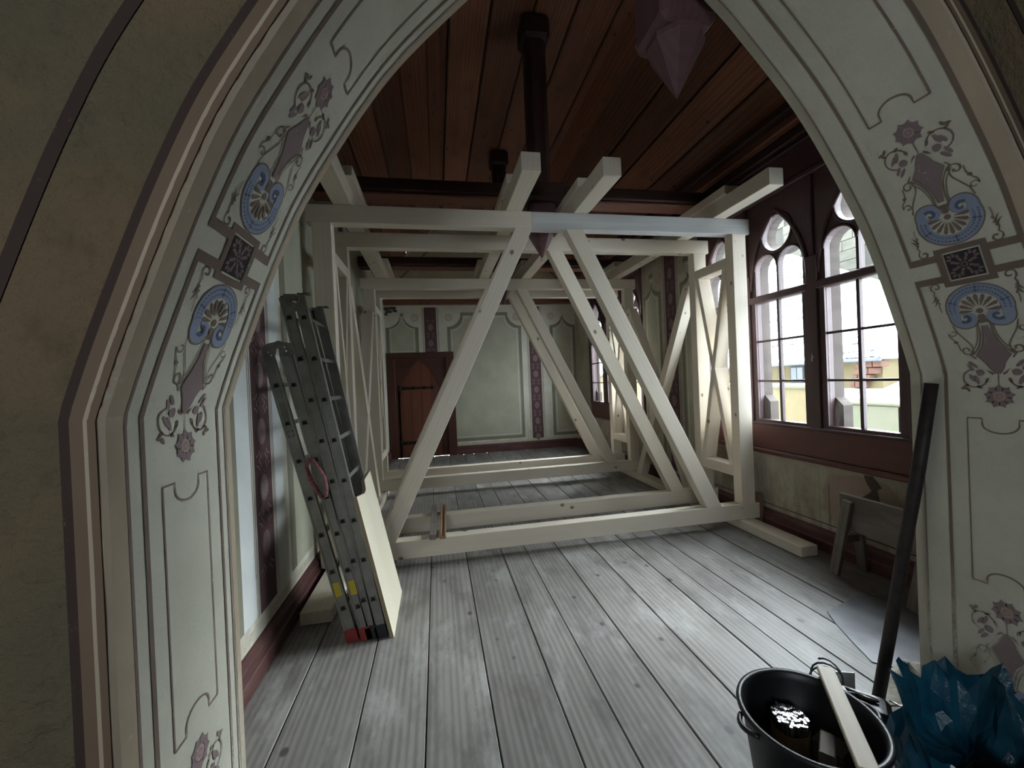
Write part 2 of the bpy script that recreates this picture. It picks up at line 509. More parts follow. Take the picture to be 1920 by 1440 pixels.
M_['red'] = plain('faded_red_rubber', (0.30, 0.045, 0.04), 0.55)
M_['yellow'] = plain('yellow_sticker', (0.55, 0.43, 0.05), 0.5)
M_['grey'] = plain('grey_print', (0.12, 0.12, 0.115), 0.6)
M_['white'] = plain('white_card', (0.75, 0.75, 0.72), 0.6)
M_['pink'] = plain('pink_webbing', (0.33, 0.13, 0.135), 0.8, 0, 0.5, 60)
M_['ply'] = wood('pale_plywood', (0.73, 0.665, 0.52), (0.63, 0.55, 0.40), 0.3, 0.2, (0.4, 0.3, 0.2), 0.5, 0.03, 0.03)
M_['ply_edge'] = wood('plywood_edge', (0.32, 0.24, 0.15), (0.2, 0.14, 0.09), 0.5, 0)
M_['oldwood'] = wood('grey_old_wood', (0.20, 0.175, 0.15), (0.12, 0.10, 0.085), 0.6, 0.3, rough=0.8, dirt=0.5, dirt_col=(0.32, 0.29, 0.26))
M_['brownwood'] = wood('brown_moulded_wood', (0.30, 0.19, 0.12), (0.17, 0.10, 0.06), 0.6, 0.2)
M_['card'] = plain('brown_cardboard', (0.24, 0.165, 0.08), 0.8)
M_['mortar'] = plaster('dry_mortar', (0.42, 0.40, 0.34), (0.36, 0.33, 0.28), (0.28, 0.25, 0.2), 0.3, bump=0.5)
M_['lead'] = plain('blue_grey_sheet', (0.19, 0.19, 0.205), 0.42, 0.25, 0.35, 6, 0.03)
M_['rust'] = plain('brown_iron_pipe', (0.045, 0.036, 0.034), 0.55, 0.35, 0.4, 25, 0.1)
M_['glass'] = glassmat('window_glass')
M_['cream_tear'] = wood('torn_bare_wood', (0.60, 0.46, 0.28), (0.5, 0.36, 0.2), 0.4, 0)
# outside
M_['ochre'] = plaster('ochre_facade', (0.10, 0.077, 0.037), (0.09, 0.069, 0.033), (0.056, 0.048, 0.032), 0.3)
M_['stonec'] = plain('cream_stone', (0.088, 0.083, 0.067), 0.9, 0, 0.25, 3)
M_['joint'] = plain('stone_joint', (0.045, 0.042, 0.036), 0.9)
M_['snow'] = plain('snow', (0.62, 0.65, 0.68), 0.8, 0, 0.06, 2)
M_['tile'] = plain('dark_roof_tile', (0.045, 0.045, 0.047), 0.8, 0, 0.4, 3)
M_['orange'] = plain('orange_window_frame', (0.12, 0.057, 0.027), 0.6)
M_['dglass'] = plain('dark_window_pane', (0.03, 0.037, 0.045), 0.15, 0, 0.3, 2, 0, 0.5)
M_['moss'] = plaster('mossy_garden_wall', (0.062, 0.066, 0.038), (0.075, 0.070, 0.047), (0.09, 0.09, 0.085), 0.3)
M_['brick'] = plain('orange_brick', (0.09, 0.042, 0.028), 0.85, 0, 0.3, 8)
M_['gutter'] = plain('grey_zinc', (0.07, 0.08, 0.097), 0.5, 0.3)

def snowroof():
    t = NT('snowed_tiles')
    v = t.coord('Object', (1, 1, 1), 19.0)
    n = t.noise(v, 1.1, 5, 0.65)
    edge = t.noise(t.coord('Object', (5, 1, 1), 3.0), 2.2, 4, 0.6)
    m = t.math('MULTIPLY', t.step(n, 0.46, 0.60), t.step(edge, 0.40, 0.5))
    return t.done(t.mix(m, (0.62, 0.66, 0.68), (0.06, 0.06, 0.065)), 0.8)
M_['snowtile'] = snowroof()

def bagmat():
    t = NT('blue_film')
    v = t.coord('Object')
    n = t.noise(v, 16, 4, 0.6)
    c = t.mix(t.step(n, 0.35, 0.7), (0.025, 0.13, 0.20), (0.012, 0.06, 0.095))
    t.put(t.b.inputs['Base Color'], c)
    t.b.inputs['Roughness'].default_value = 0.30
    t.b.inputs['Specular IOR Level'].default_value = 0.5
    tr = t.n.new('ShaderNodeBsdfTranslucent'); tr.inputs[0].default_value = (0.05, 0.27, 0.38, 1)
    mx = t.n.new('ShaderNodeMixShader'); mx.inputs[0].default_value = 0.45
    t.link(t.b.outputs[0], mx.inputs[1]); t.link(tr.outputs[0], mx.inputs[2])
    t.link(mx.outputs[0], t.out.inputs['Surface'])
    t.bump(t.noise(v, 30, 4, 0.6), 0.35, 0.01)
    return t.m
M_['bag'] = bagmat()

# ------------------------------------------------------------------ arch profile
CX = 0.634
PR = [(1.226, 0.0), (1.226, 1.38), (1.173, 1.537), (1.065, 1.818), (.957, 2.036), (.741, 2.365), (.486, 2.643), (.364, 2.754), (.18, 2.912), (0, 3.05)]
def arch_profile():
    pts = [V(p) for p in PR[1:]]
    E = [2 * pts[0] - pts[1]] + pts + [2 * pts[-1] - pts[-2]]
    out = [V(PR[0])] + [V((1.226, 1.38 * (k + 1) / 12)) for k in range(12)]
    for i in range(len(pts) - 1):
        p0, p1, p2, p3 = E[i:i + 4]
        for j in range(1, 13):
            t = j / 12
            out.append(.5 * ((2 * p1) + (p2 - p0) * t + (2 * p0 - 5 * p1 + 4 * p2 - p3) * t * t + (3 * p1 - p0 - 3 * p2 + p3) * t ** 3))
    return out
Q = arch_profile()
S = [0.0]
for i in range(len(Q) - 1): S.append(S[-1] + (Q[i + 1] - Q[i]).length)
SMAX = S[-1]
def at_s(s):
    s = min(max(s, 0), SMAX - 1e-6)
    for i in range(len(S) - 1):
        if s < S[i + 1]:
            w = (s - S[i]) / (S[i + 1] - S[i])
            t = (Q[i + 1] - Q[i]).normalized()
            return Q[i].lerp(Q[i + 1], w), V((-t.y, t.x))
def intr(side):
    def f(u, s, off):
        q, n = at_s(s)
        q = q + n * off
        return V((CX + side * q.x, 0.85 + u, q.y))
    return f
def normal_at(i):
    a = Q[max(i - 1, 0)]; b = Q[min(i + 1, len(Q) - 1)]
    t = (b - a).normalized()
    return V((-t.y, t.x))

# ------------------------------------------------------------------ floor
fl = new_obj('floor', mesh([(-2.4, -3.2, -.035), (3.4, -3.2, -.035), (3.4, 8.3, -.035), (-2.4, 8.3, -.035)], [(0, 1, 2, 3)]), M_['ceil_gap'])
tag(fl, 'wide worn grey-brown floor boards running the length of the hall', 'floor', kind='structure')
xs = [-.95, -.702, -.384, -.103, .18, .474, .676, .945, 1.223, 1.517, 1.685, 1.875, 2.12, 2.36, 2.62, 2.93]
for i in range(len(xs) - 1):
    a, b = xs[i] + .0028, xs[i + 1] - .0028
    cuts = [0.86, 8.2]
    for j in range(len(cuts) - 1):
        dz = random.uniform(-.0025, .0015)
        beam('plank', (a, cuts[j] + .002, -.03 + dz), (b, cuts[j + 1] - .002, dz), M_['floor'], fl, .003)
xa = -2.4
while xa < 3.38:                     # boards of the room the camera stands in
    beam('plank', (xa + .003, -3.15, -.03), (min(xa + .262, 3.4), .855, 0), M_['floor'], fl, .003)
    xa += .265

# ------------------------------------------------------------------ walls of the hall
def wallbox(name, lo, hi, mat, label):
    vs = [(x, y, z) for x in (lo[0], hi[0]) for y in (lo[1], hi[1]) for z in (lo[2], hi[2])]
    fs = [(0, 1, 3, 2), (4, 6, 7, 5), (0, 4, 5, 1), (2, 3, 7, 6), (0, 2, 6, 4), (1, 5, 7, 3)]
    o = new_obj(name, fixed(mesh(vs, fs)), mat)
    return tag(o, label, 'wall', kind='structure')
wl = wallbox('wall_left', (-1.1, 1.3, 0), (-.95, 8.35, 3.6), M_['plas'], 'left wall of the hall with pale painted panels and a maroon band')

fR = lambda a, b, d: V((2.93 + d, a, b))
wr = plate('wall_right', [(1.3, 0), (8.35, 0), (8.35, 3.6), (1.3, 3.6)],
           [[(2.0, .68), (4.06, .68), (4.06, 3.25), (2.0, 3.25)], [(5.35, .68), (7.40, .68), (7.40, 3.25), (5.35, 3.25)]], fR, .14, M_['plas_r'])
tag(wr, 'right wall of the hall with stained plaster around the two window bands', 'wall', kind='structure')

fB = lambda a, b, d: V((a, 8.2 + d, b))
wb = plate('wall_back', [(-1.0, 0), (-.905, 0), (-.905, 2.03), (.33, 2.03), (.33, 0), (3.0, 0), (3.0, 3.5), (1.82, 4.68), (.165, 4.68), (-1.0, 3.5)], [], fB, .2, M_['plas'])
tag(wb, 'far end wall with green painted panels and maroon bands', 'wall', kind='structure')

# arch wall
arc_out = [(CX - q.x - .014, q.y) for q in Q] + [(CX + q.x + .03, q.y) for q in reversed(Q[:-1])]
fF = lambda a, b, d: V((a, 0.853 + d, b))
wf = plate('wall_front', [(-2.4, 0)] + [(x, z + (0.02 if 0 < k < len(arc_out) - 1 else 0)) for k, (x, z) in enumerate(arc_out)] + [(3.4, 0), (3.4, 4.9), (-2.4, 4.9)], [], fF, .44, M_['brownwall'])
tag(wf, 'thick brown wall with the pointed arch the hall is seen through', 'wall', kind='structure')

def intrados(side):
    if side < 0:
        sec = [(.03, -.001), (.012, .004), (.003, .014), (0, .03), (0, .41), (0, .445), (.004, .45), (.03, .452)]
    else:
        sec = [(.03, -.001), (.012, .004), (.003, .014), (0, .03), (0, .41), (.002, .418), (.025, .47), (.06, .47)]
    vs, fs = [], []
    n = len(Q); m = len(sec)
    for i in range(n):
        nm = normal_at(i)
        if i == 0: nm = V((-1, 0))
        for (d, u) in sec:
            q = Q[i] - nm * d
            jit = 0.0015 * math.sin(i * 2.3 + u * 40) if 0 < u < .03 else 0
            vs.append((CX + side * (q.x + jit), .85 + u, q.y))
    for i in range(n - 1):
        for k in range(m - 1):
            fs.append((i * m + k, i * m + k + 1, (i + 1) * m + k + 1, (i + 1) * m + k))
    me = mesh(vs, fs)
    bm = bmesh.new(); bm.from_mesh(me)
    bmesh.ops.recalc_face_normals(bm, faces=bm.faces)
    for e in bm.edges:
        e.smooth = e.calc_face_angle(0) < .5 if len(e.link_faces) == 2 else True
    bm.to_mesh(me); bm.free()
    me.polygons.foreach_set('use_smooth', [True] * len(me.polygons))
    o = new_obj('intrados', me, [M_['intr'], M_['p_peach']], wf)
    for k, p in enumerate(me.polygons):
        if k % (m - 1) < 3: p.material_index = 1
    return o
iL = intrados(-1)
iR = intrados(1)

# ---- painted ornament of the arch soffit
def palmette():
    """one half of the candelabrum ornament, v < 0 downwards from the square; both sides of the axis"""
    br, bl, db, mv, pk = [], [], [], [], []
    B = lambda *a: br.extend(stroke(*a))
    # horseshoe
    for s in (1, -1):
        cl = arc(0, -.154, .069, 90, -12, 22, .065) + arc(.0405, -.186, .0270, 14, -60, 8)[1:] + spiral(.0405, -.186, .0265, .013, -70, -300, 18)
        wd = [.031] * 20 + [.031 - .019 * min(1, k / 24) for k in range(len(cl) - 20)]
        P = [(s * p[0], p[1]) for p in cl]
        n = len(P)
        L, R, Lo, Ro = [], [], [], []
        for i, p in enumerate(P):
            q0, q1 = P[max(i - 1, 0)], P[min(i + 1, n - 1)]
            tx, ty = q1[0] - q0[0], q1[1] - q0[1]
            l = math.hypot(tx, ty) or 1
            nx, ny = -ty / l, tx / l
            L.append((p[0] + nx * wd[i] / 2, p[1] + ny * wd[i] / 2)); R.append((p[0] - nx * wd[i] / 2, p[1] - ny * wd[i] / 2))
            e = wd[i] / 2 + .0035
            Lo.append((p[0] + nx * e, p[1] + ny * e)); Ro.append((p[0] - nx * e, p[1] - ny * e))
        bl.extend([[L[i], L[i + 1], R[i + 1], R[i]] for i in range(n - 1)])
        out, inn = (Lo, L) if s > 0 else (Ro, R)
        br.extend([[out[i], out[i + 1], inn[i + 1], inn[i]] for i in range(n - 12)])
        db.extend(stroke([(s * p[0], p[1]) for p in spiral(.0405, -.186, .0165, .002, -40, -360, 16)], (.011, .005)))
    for k in range(26):
        a = -8 + 196 * k / 25
        for (rx, ry, l) in ((.0755, .0715, .0045), (.0635, .0595, .0035)):
            c = (rx * math.cos(math.radians(a)), -.154 + ry * math.sin(math.radians(a)))
            if k % 9 == 4:
                db.extend([ellipse(c[0], c[1], .0052, .0042, a)])
            else:
                db.extend([ellipse(c[0], c[1], l, .0018, a + (60 if rx > .07 else -50), 8)])
    for k in range(9):
        a = math.radians(2 + 176 * k / 8); h = math.radians(8)
        pts = []
        for (r, w) in ((.016, .3), (.034, .85), (.046, .8), (.051, .1)):
            pts.append((a, r, w))
        L = [(r * 1.05 * math.cos(a + h * w), -.165 + r * math.sin(a + h * w) * 1.15) for (_, r, w) in pts]
        R = [(r * 1.05 * math.cos(a - h * w), -.165 + r * math.sin(a - h * w) * 1.15) for (_, r, w) in pts]
        br.extend([[L[j], L[j + 1], R[j + 1], R[j]] for j in range(3)])
    br.append(ellipse(0, -.166, .009, .009))
    tab = [(-.178, .006), (-.186, .010), (-.196, .007), (-.203, .011), (-.209, .002)]
    br.extend([[(-tab[j][1], tab[j][0]), (tab[j][1], tab[j][0]), (tab[j + 1][1], tab[j + 1][0]), (-tab[j + 1][1], tab[j + 1][0])] for j in range(4)])
    # stem and vase
    vt = [(-.218, .004), (-.232, .0065), (-.262, .011), (-.288, .019), (-.310, .032), (-.324, .041), (-.336, .033), (-.352, .022), (-.372, .0145), (-.392, .003)]
    (pk2) = [[(-vt[j][1], vt[j][0]), (vt[j][1], vt[j][0]), (vt[j + 1][1], vt[j + 1][0]), (-vt[j + 1][1], vt[j + 1][0])] for j in range(9)]
    mv.extend(pk2)
    for s in (1, -1):
        X = lambda pts: [(s * p[0], p[1]) for p in pts]
        br.extend([[(s * vt[j][1], vt[j][0]), (s * (vt[j][1] + .003), vt[j][0]), (s * (vt[j + 1][1] + .003), vt[j + 1][0]), (s * vt[j + 1][1], vt[j + 1][0])] for j in range(9)])
        B(X(smooth_line([(.006, -.208), (.014, -.206), (.016, -.217), (.017, -.245), (.026, -.283), (.046, -.315), (.056, -.320), (.046, -.335)])), .0035)
        B(X(smooth_line([(.022, -.212), (.023, -.24), (.034, -.282), (.056, -.312)])), .0022)
        # long S scroll
        B(X(smooth_line([(.082, -.208), (.075, -.235), (.060, -.262), (.048, -.285), (.047, -.302)])), .0028)
        B(X(spiral(.064, -.303, .018, .005, 180, 560, 26)), (.0032, .005))
        B(X(spiral(.088, -.236, .013, .004, 0, -330, 20)), .0028)
        B(X(smooth_line([(.101, -.236), (.100, -.25), (.088, -.266), (.082, -.285), (.082, -.303)])), .0028)
        br.append(X([(.090, -.262), (.080, -.270), (.086, -.277), (.094, -.272)]))
        # scrolls by the square
        B(X(spiral(.094, -.062, .017, .004, -60, 320, 24)), (.003, .005))
        B(X(smooth_line([(.102, -.077), (.106, -.092), (.103, -.11), (.096, -.125)])), .003)
        B(X(smooth_line([(.101, -.095), (.112, -.112), (.120, -.116)])), (.006, .001))
        B(X(smooth_line([(.098, -.104), (.108, -.122), (.114, -.13)])), (.006, .001))
        B(X(smooth_line([(.1, -.12), (.101, -.14), (.099, -.155)])), .002)
        # tulip buds in loops
        B(X(arc(.060, -.405, .032, 75, -160, 20)), .004)
        mv.extend([X(ellipse(.046, -.386, .0115, .012, 20)), X(ellipse(.056, -.412, .0055, .017, -18)), X(ellipse(.068, -.405, .005, .015, -30)), X(ellipse(.059, -.356, .005, .016, -40)), X(ellipse(.068, -.366, .0045, .015, -30))])
        br.append(X([(.012, -.389), (.024, -.379), (.03, -.372), (.022, -.388), (.012, -.396)]))
        for (lx, ly, r) in ((.029, -.413, -70), (.049, -.437, 30), (.086, -.432, -30), (.080, -.446, 60), (.092, -.441, 10)):
            br.append(X(ellipse(lx, ly, .009, .0042, r, 10)))
    B([(0, -.392), (0, -.428)], .0025)
    for k in range(9):
        a = math.radians(90 + 40 * k)
        c, sn = math.cos(a), math.sin(a)
        star = [(.017, -.0035), (.022, -.010), (.030, -.011), (.034, -.005), (.041, 0), (.034, .005), (.030, .011), (.022, .010), (.017, .0035)]
        mv.append([(p[0] * c - p[1] * sn, -.468 + p[0] * sn + p[1] * c) for p in star])
    pk.append(ellipse(0, -.468, .0165, .0165, 0, 16))
    mv.extend(ring(ellipse(0, -.468, .009, .009), ellipse(0, -.468, .006, .006)))
    return br, bl, db, mv, pk

def panel_cap(u0, u1, s, d, um):
    """step, hollow curve, step; d = +1 when the panel lies above s"""
    r = .046
    pts = [(u0, s), (um - r, s), (um - r, s - d * .018)] + [(um - r * math.cos(PI * k / 14), s - d * (.018 + .030 * math.sin(PI * k / 14))) for k in range(1, 14)] + [(um + r, s - d * .018), (um + r, s), (u1, s)]
    return pts

def soffit(side, um, parent):
    f = intr(side)
    fm = lambda w, v, off, c=1.768: f(um + w, c + v, off)
    L2, R2, T1, F2 = um - .142, um + .144, .05, .42
    lines, thin, peach = [], [], []
    def seg(dst, u, w, a, b):
        n = max(1, int((b - a) / .03))
        dst.extend(rect(u - w / 2, a, u + w / 2, b, n))
    sq1, sq0 = 1.768, .10
    for (a, b) in ((sq0 + .026, sq1 - .026), (sq1 + .026, SMAX)):
        seg(lines, L2, .013, a, b); seg(lines, R2, .010, a, b)
    seg(thin, T1, .008, .25, SMAX); seg(thin, F2 - .005, .006, .05, SMAX)
    seg(peach, .024, .042, .15, SMAX)
    if side < 0: seg(peach, .437, .026, .05, SMAX)
    paint('painted_edge_band', peach, f, .0012, M_['p_peach'], parent)
    paint('painted_thin_line', thin, f, .0016, M_['p_thin'], parent)
    for sq in (sq1, sq0):
        for d in (1, -1):
            lines.extend([[(um - .142 - .0065, sq + d * .026), (um - .066, sq + d * .026), (um - .066, sq + d * .05), (um - .142 - .0065, sq + d * .05)],
                          [(um + .066, sq + d * .026), (um + .149, sq + d * .026), (um + .149, sq + d * .05), (um + .066, sq + d * .05)]])
        o = [(um - .068, sq - .068), (um + .068, sq - .068), (um + .068, sq + .068), (um - .068, sq + .068)]
        i = [(um - .050, sq - .050), (um + .050, sq - .050), (um + .050, sq + .050), (um - .050, sq + .050)]
        lines.extend(ring(o, i))
    paint('painted_line', lines, f, .002, M_['p_brown'], parent)
    br, bl, db, mv, pk = palmette()
    sets = [(sq1, 1), (sq1, -1), (sq0, -1)]
    for (name, polys, off, mat) in (('painted_scrollwork', br, .0022, 'p_brown'), ('painted_palmette', bl, .0019, 'p_blue'), ('painted_leaf_pattern', db, .0027, 'p_dblue'), ('painted_flower', mv, .0022, 'p_mauve'), ('painted_flower_disc', pk, .0019, 'p_pink')):
        for (c, d) in sets:
            paint(name, shift(mirror(polys, 1, d), um, c), f, off, M_[mat], parent)
    for sq in (sq1, sq0):
        paint('painted_square', [[(um - .045, sq - .045), (um + .045, sq - .045), (um + .045, sq + .045), (um - .045, sq + .045)]], f, .0022, M_['p_black'], parent)
        lv = []
        for a in range(8):
            t = math.radians(45 * a + 22)
            lv.append(ellipse(um + .019 * math.cos(t), sq + .019 * math.sin(t), .008, .0045, 45 * a + 22))
        for sx in (1, -1):
            for sy in (1, -1):
                for (x, y, r) in ((.033, .033, 45), (.036, .022, 10), (.022, .036, 80), (.028, .012, 0), (.012, .03, 90)):
                    lv.append(ellipse(um + sx * x, sq + sy * y, .0075, .0045, sx * sy * r))
        lv.extend(ring(ellipse(um, sq, .009, .009), ellipse(um, sq, .005, .005)))
        paint('painted_square_leaves', lv, f, .0028, M_['p_maroon_l'], parent)
    u0, u1 = um - .088, um + .086
    pan = []
    pan += stroke(panel_cap(u0, u1, 1.222, 1, um), .005)
    pan += stroke(panel_cap(u0, u1, .645, -1, um), .005)
    seg(pan, u0, .005, .645, 1.222); seg(pan, u1, .0035, .645, 1.222)
    pan += stroke(panel_cap(u0, u1, 2.31, -1, um), .006)
    seg(pan, u0, .006, 2.31, SMAX - .02); seg(pan, u1, .005, 2.31, SMAX - .02)
    paint('painted_panel_outline', pan, f, .002, M_['p_thin'], parent)
soffit(-1, .236, wf)
soffit(1, .192, wf)

# ---- bands painted round the arch on the front face
def front_bands():
    def offs(d):
        out = []
        for sd in (-1, 1):
            for i in (range(len(Q)) if sd < 0 else range(len(Q) - 1, -1, -1)):
                nm = normal_at(i) if i > 1 else V((-1, 0))
                q = Q[i] - nm * d
                out.append((CX + sd * max(q.x, 0), q.y))
        return out
    for (d0, d1, mat, nm) in ((.012, .052, 'p_wall_band', 'painted_arch_band'), (.052, .068, 'p_dark', 'painted_arch_line'), (.205, .228, 'p_dark', 'painted_arch_line'), (.60, .62, 'p_dark', 'painted_arch_line')):
        a, b = offs(d0), offs(d1)
        paint(nm, [[a[k], a[k + 1], b[k + 1], b[k]] for k in range(len(a) - 1)], fF, -.0025, M_[mat], wf)
front_bands()

# ------------------------------------------------------------------ painted decoration of the hall walls
def panel_shape(a0, a1, b0, b1, r=.28):
    """rectangle whose top corners are hollowed round the rosettes"""
    st = .05
    R = math.hypot(r, st)
    p = [(a0, b0), (a1, b0), (a1, b1 - r)] + arc(a1, b1, R, 260, 190, 8) + [(a1 - r, b1), (a0 + r, b1)] + arc(a0, b1, R, 350, 280, 8) + [(a0, b1 - r)]
    return p
def grow(p, d, c):
    return [(c[0] + (q[0] - c[0]) * (1 + d[0]), c[1] + (q[1] - c[1]) * (1 + d[1])) for q in p]
def wall_panel(f, parent, a0, a1, b0, b1, sgn=-1, fill='p_panel', frame=True):
    ctr = ((a0 + a1) / 2, (b0 + b1) / 2)
    sx, sz = (a1 - a0) / 2, (b1 - b0) / 2
    o = panel_shape(a0, a1, b0, b1)
    i1 = grow(o, (-.06 / sx, -.06 / sz), ctr)
    paint('painted_panel_border', ring(o, i1), f, sgn * .0012, M_['p_line'], parent)
    i2 = grow(o, (-.085 / sx, -.085 / sz), ctr)
    i3 = grow(o, (-.097 / sx, -.097 / sz), ctr)
    paint('painted_panel_field', [i1], f, sgn * .0008, M_[fill], parent)
    paint('painted_panel_line', ring(i2, i3), f, sgn * .0014, M_['p_pale'], parent)
def rosette(f, parent, a, b, sgn=-1, r=.085):
    ps = []
    for k in range(16):
        t = math.radians(360 * k / 16)
        ps.append(ellipse(a + r * .72 * math.cos(t), b + r * .72 * math.sin(t), r * .26, r * .09, 360 * k / 16, 8))
    ps += ring(ellipse(a, b, r * .3, r * .3), ellipse(a, b, r * .18, r * .18))
    paint('painted_rosette', ps, f, sgn * .0014, M_['p_pink'], parent)
def wall_band(f, parent, c, b0, b1, sgn=-1, w=.11, step=.315, first=.25):
    paint('painted_band', [[(c - w, b0), (c + w, b0), (c + w, b1), (c - w, b1)]], f, sgn * .001, M_['p_maroon'], parent)
    ln = []
    for d in (w + .018, w + .038):
        for s in (1, -1):
            ln += rect(c + s * d - .004, b0, c + s * d + .004, b1)
    paint('painted_band_line', ln, f, sgn * .001, M_['p_thin'], parent)
    md, lf = [], []
    b = b0 + first
    while b < b1 - .1:
        md.append(ellipse(c, b, .052, .072, 0, 18))
        for s in (1, -1):
            for t in (1, -1):
                for (x, y, r) in ((.05, .11, 50), (.07, .125, 20), (.03, .13, 80), (.05, .15, 60)):
                    lf.append(ellipse(c + s * x, b + t * y, .017, .006, s * t * r, 8))
        for k in range(10):
            an = math.radians(36 * k)
            lf.append(ellipse(c + .03 * math.cos(an), b + .042 * math.sin(an), .012, .005, 36 * k, 8))
        b += step
    paint('painted_medallion', md, f, sgn * .0015, M_['p_maroon_l'], parent)
    paint('painted_band_leaves', lf, f, sgn * .002, M_['p_mauve'], parent)
# far wall
wall_panel(fB, wb, -.93, -.31, 2.0, 2.84)
wall_panel(fB, wb, .25, 1.76, .25, 2.84)
wall_panel(fB, wb, 2.37, 2.925, .25, 2.84)
for a in (-.375, .29, 1.66, 2.40): rosette(fB, wb, a, 2.745)
wall_band(fB, wb, -.075, 2.04, 2.95, -1, .118, .315, .2)
wall_band(fB, wb, 2.035, .22, 2.95, -1, .118, .325, .03)
paint('painted_tan_strip', [[(.36, .165), (2.93, .165), (2.93, .215), (.36, .215)]], fB, -.001, M_['p_peach'], wb)
g_out = [(-.95, 3.13), (2.93, 3.13), (2.93, 3.545), (1.82, 4.655), (.165, 4.655), (-.95, 3.545)]
paint('gable_plaster', [g_out], fB, -.0012, M_['gable'], wb)
paint('painted_gable_line', stroke([(-.95, 3.18), (.14, 4.27), (1.84, 4.27), (2.93, 3.18)], .04), fB, -.002, M_['p_line'], wb)
paint('painted_gable_edge', stroke([(-.95, 3.50), (.185, 4.635), (1.8, 4.635), (2.93, 3.50)], .03), fB, -.002, M_['p_pale'], wb)
for (a, b, w, h) in ((-.90, 2.93, .10, .055), (-.78, 2.94, .12, .05), (-.86, 2.87, .12, .05), (-.74, 2.885, .08, .045), (-.91, 2.82, .06, .045)):
    beam('exposed_stone', (a - w / 2, 8.175, b - h / 2), (a + w / 2, 8.205, b + h / 2), M_['bare'], wb, .008)
# pier between the windows
wall_band(fR, wr, 4.645, .2, 3.0, -1, .115, .32, .25)
wall_panel(fR, wr, 4.08, 4.44, .25, 2.80, -1); wall_panel(fR, wr, 4.86, 5.32, .25, 2.80, -1)
rosette(fR, wr, 4.40, 2.70, -1, .09); rosette(fR, wr, 4.91, 2.70, -1, .09)
paint('painted_dado_line', [[(2.0, .205), (8.1, .205), (8.1, .212), (2.0, .212)]], fR, -.001, M_['p_dark'], wr)
# stained and broken paint under the near window
paint('bare_patch', [[(2.30, .66), (2.36, .655), (2.34, .60), (2.31, .555), (2.33, .53), (2.40, .47), (2.41, .40), (2.37, .36), (2.30, .37), (2.24, .40), (2.245, .46), (2.26, .515), (2.27, .57), (2.24, .59), (2.27, .63)]], fR, -.0012, M_['bare'], wr)
paint('pink_patch', [[(2.62, .60), (2.40, .64), (2.2, .62), (2.1, .5), (2.15, .3), (2.45, .24), (2.62, .30), (2.68, .45)]], fR, -.0006, M_['pinkplas'], wr)
paint('painted_trace', [[(2.615, .23), (2.63, .23), (2.63, .52), (2.615, .54)], [(2.70, .24), (2.704, .24), (2.704, .60), (2.70, .60)], [(2.02, .25), (2.07, .25), (2.065, .52), (2.02, .5)]], fR, -.0012, M_['p_line'], wr)
# left wall
fL = lambda a, b, d: V((-.95 - d, a, b))
wall_band(fL, wl, 2.425, .26, 3.3, -1, .108, .305, .335)
wall_band(fL, wl, 4.645, .26, 3.3, -1, .108, .305, .335)
paint('painted_pale_band', rect(2.13, .27, 2.285, 3.3) + rect(2.57, .27, 2.70, 3.3) + rect(4.37, .27, 4.5, 3.3) + rect(4.79, .27, 4.93, 3.3), fL, -.0008, M_['p_pale'], wl)
paint('painted_field', rect(2.88, .27, 4.30, 3.3) + rect(5.0, .27, 7.9, 3.3), fL, -.0006, M_['p_panel'], wl)
paint('painted_olive_line', rect(2.06, .27, 2.13, 3.3) + rect(2.78, .27, 2.88, 3.3) + rect(4.30, .27, 4.37, 3.3), fL, -.0008, M_['p_line'], wl)
paint('painted_tan_strip', rect(1.3, .19, 8.2, .235), fL, -.001, M_['p_peach'], wl)

# ------------------------------------------------------------------ skirtings
def skirting(name, along, p0, p1, n, label):
    """stepped profile, n = direction into the room"""
    prof = [(0, 0), (.042, 0), (.042, .075), (.036, .085), (.03, .088), (.03, .128), (.026, .14), (.014, .150), (.012, .163), (0, .167)]
    vs = []
    for p in (p0, p1):
        for (d, z) in prof: vs.append((p[0] + n[0] * d, p[1] + n[1] * d, z))
    m = len(prof)
    fs = [(i, (i + 1) % m, (i + 1) % m + m, i + m) for i in range(m)] + [tuple(range(m)), tuple(range(2 * m - 1, m - 1, -1))]
    c = V(((p0[0] + p1[0]) / 2, (p0[1] + p1[1]) / 2, .08))
    M = frame_of((V((*p1, 0)) - V((*p0, 0))), (0, 0, 1), c)
    Mi = M.inverted()
    o = new_obj(name, fixed(mesh([Mi @ V(v) for v in vs], fs)), M_['skirt'], None, M)
    return tag(o, label, 'skirting board', kind='structure')
skirting('baseboard_left', 1, (-.95, 1.32), (-.95, 8.2), (1, 0), 'maroon moulded skirting along the left wall')
skirting('baseboard_right', 1, (2.93, 1.32), (2.93, 8.2), (-1, 0), 'dark stepped skirting under the windows')
skirting('baseboard_back', 0, (.36, 8.2), (2.89, 8.2), (0, -1), 'maroon skirting along the far wall beside the door')
co = beam('trim_1', (-.95, 8.10, 2.99), (2.93, 8.2, 3.13), M_['truss_red'], None, .012)
tag(co, 'red-brown wall plate along the top of the far wall', 'cornice', kind='structure')

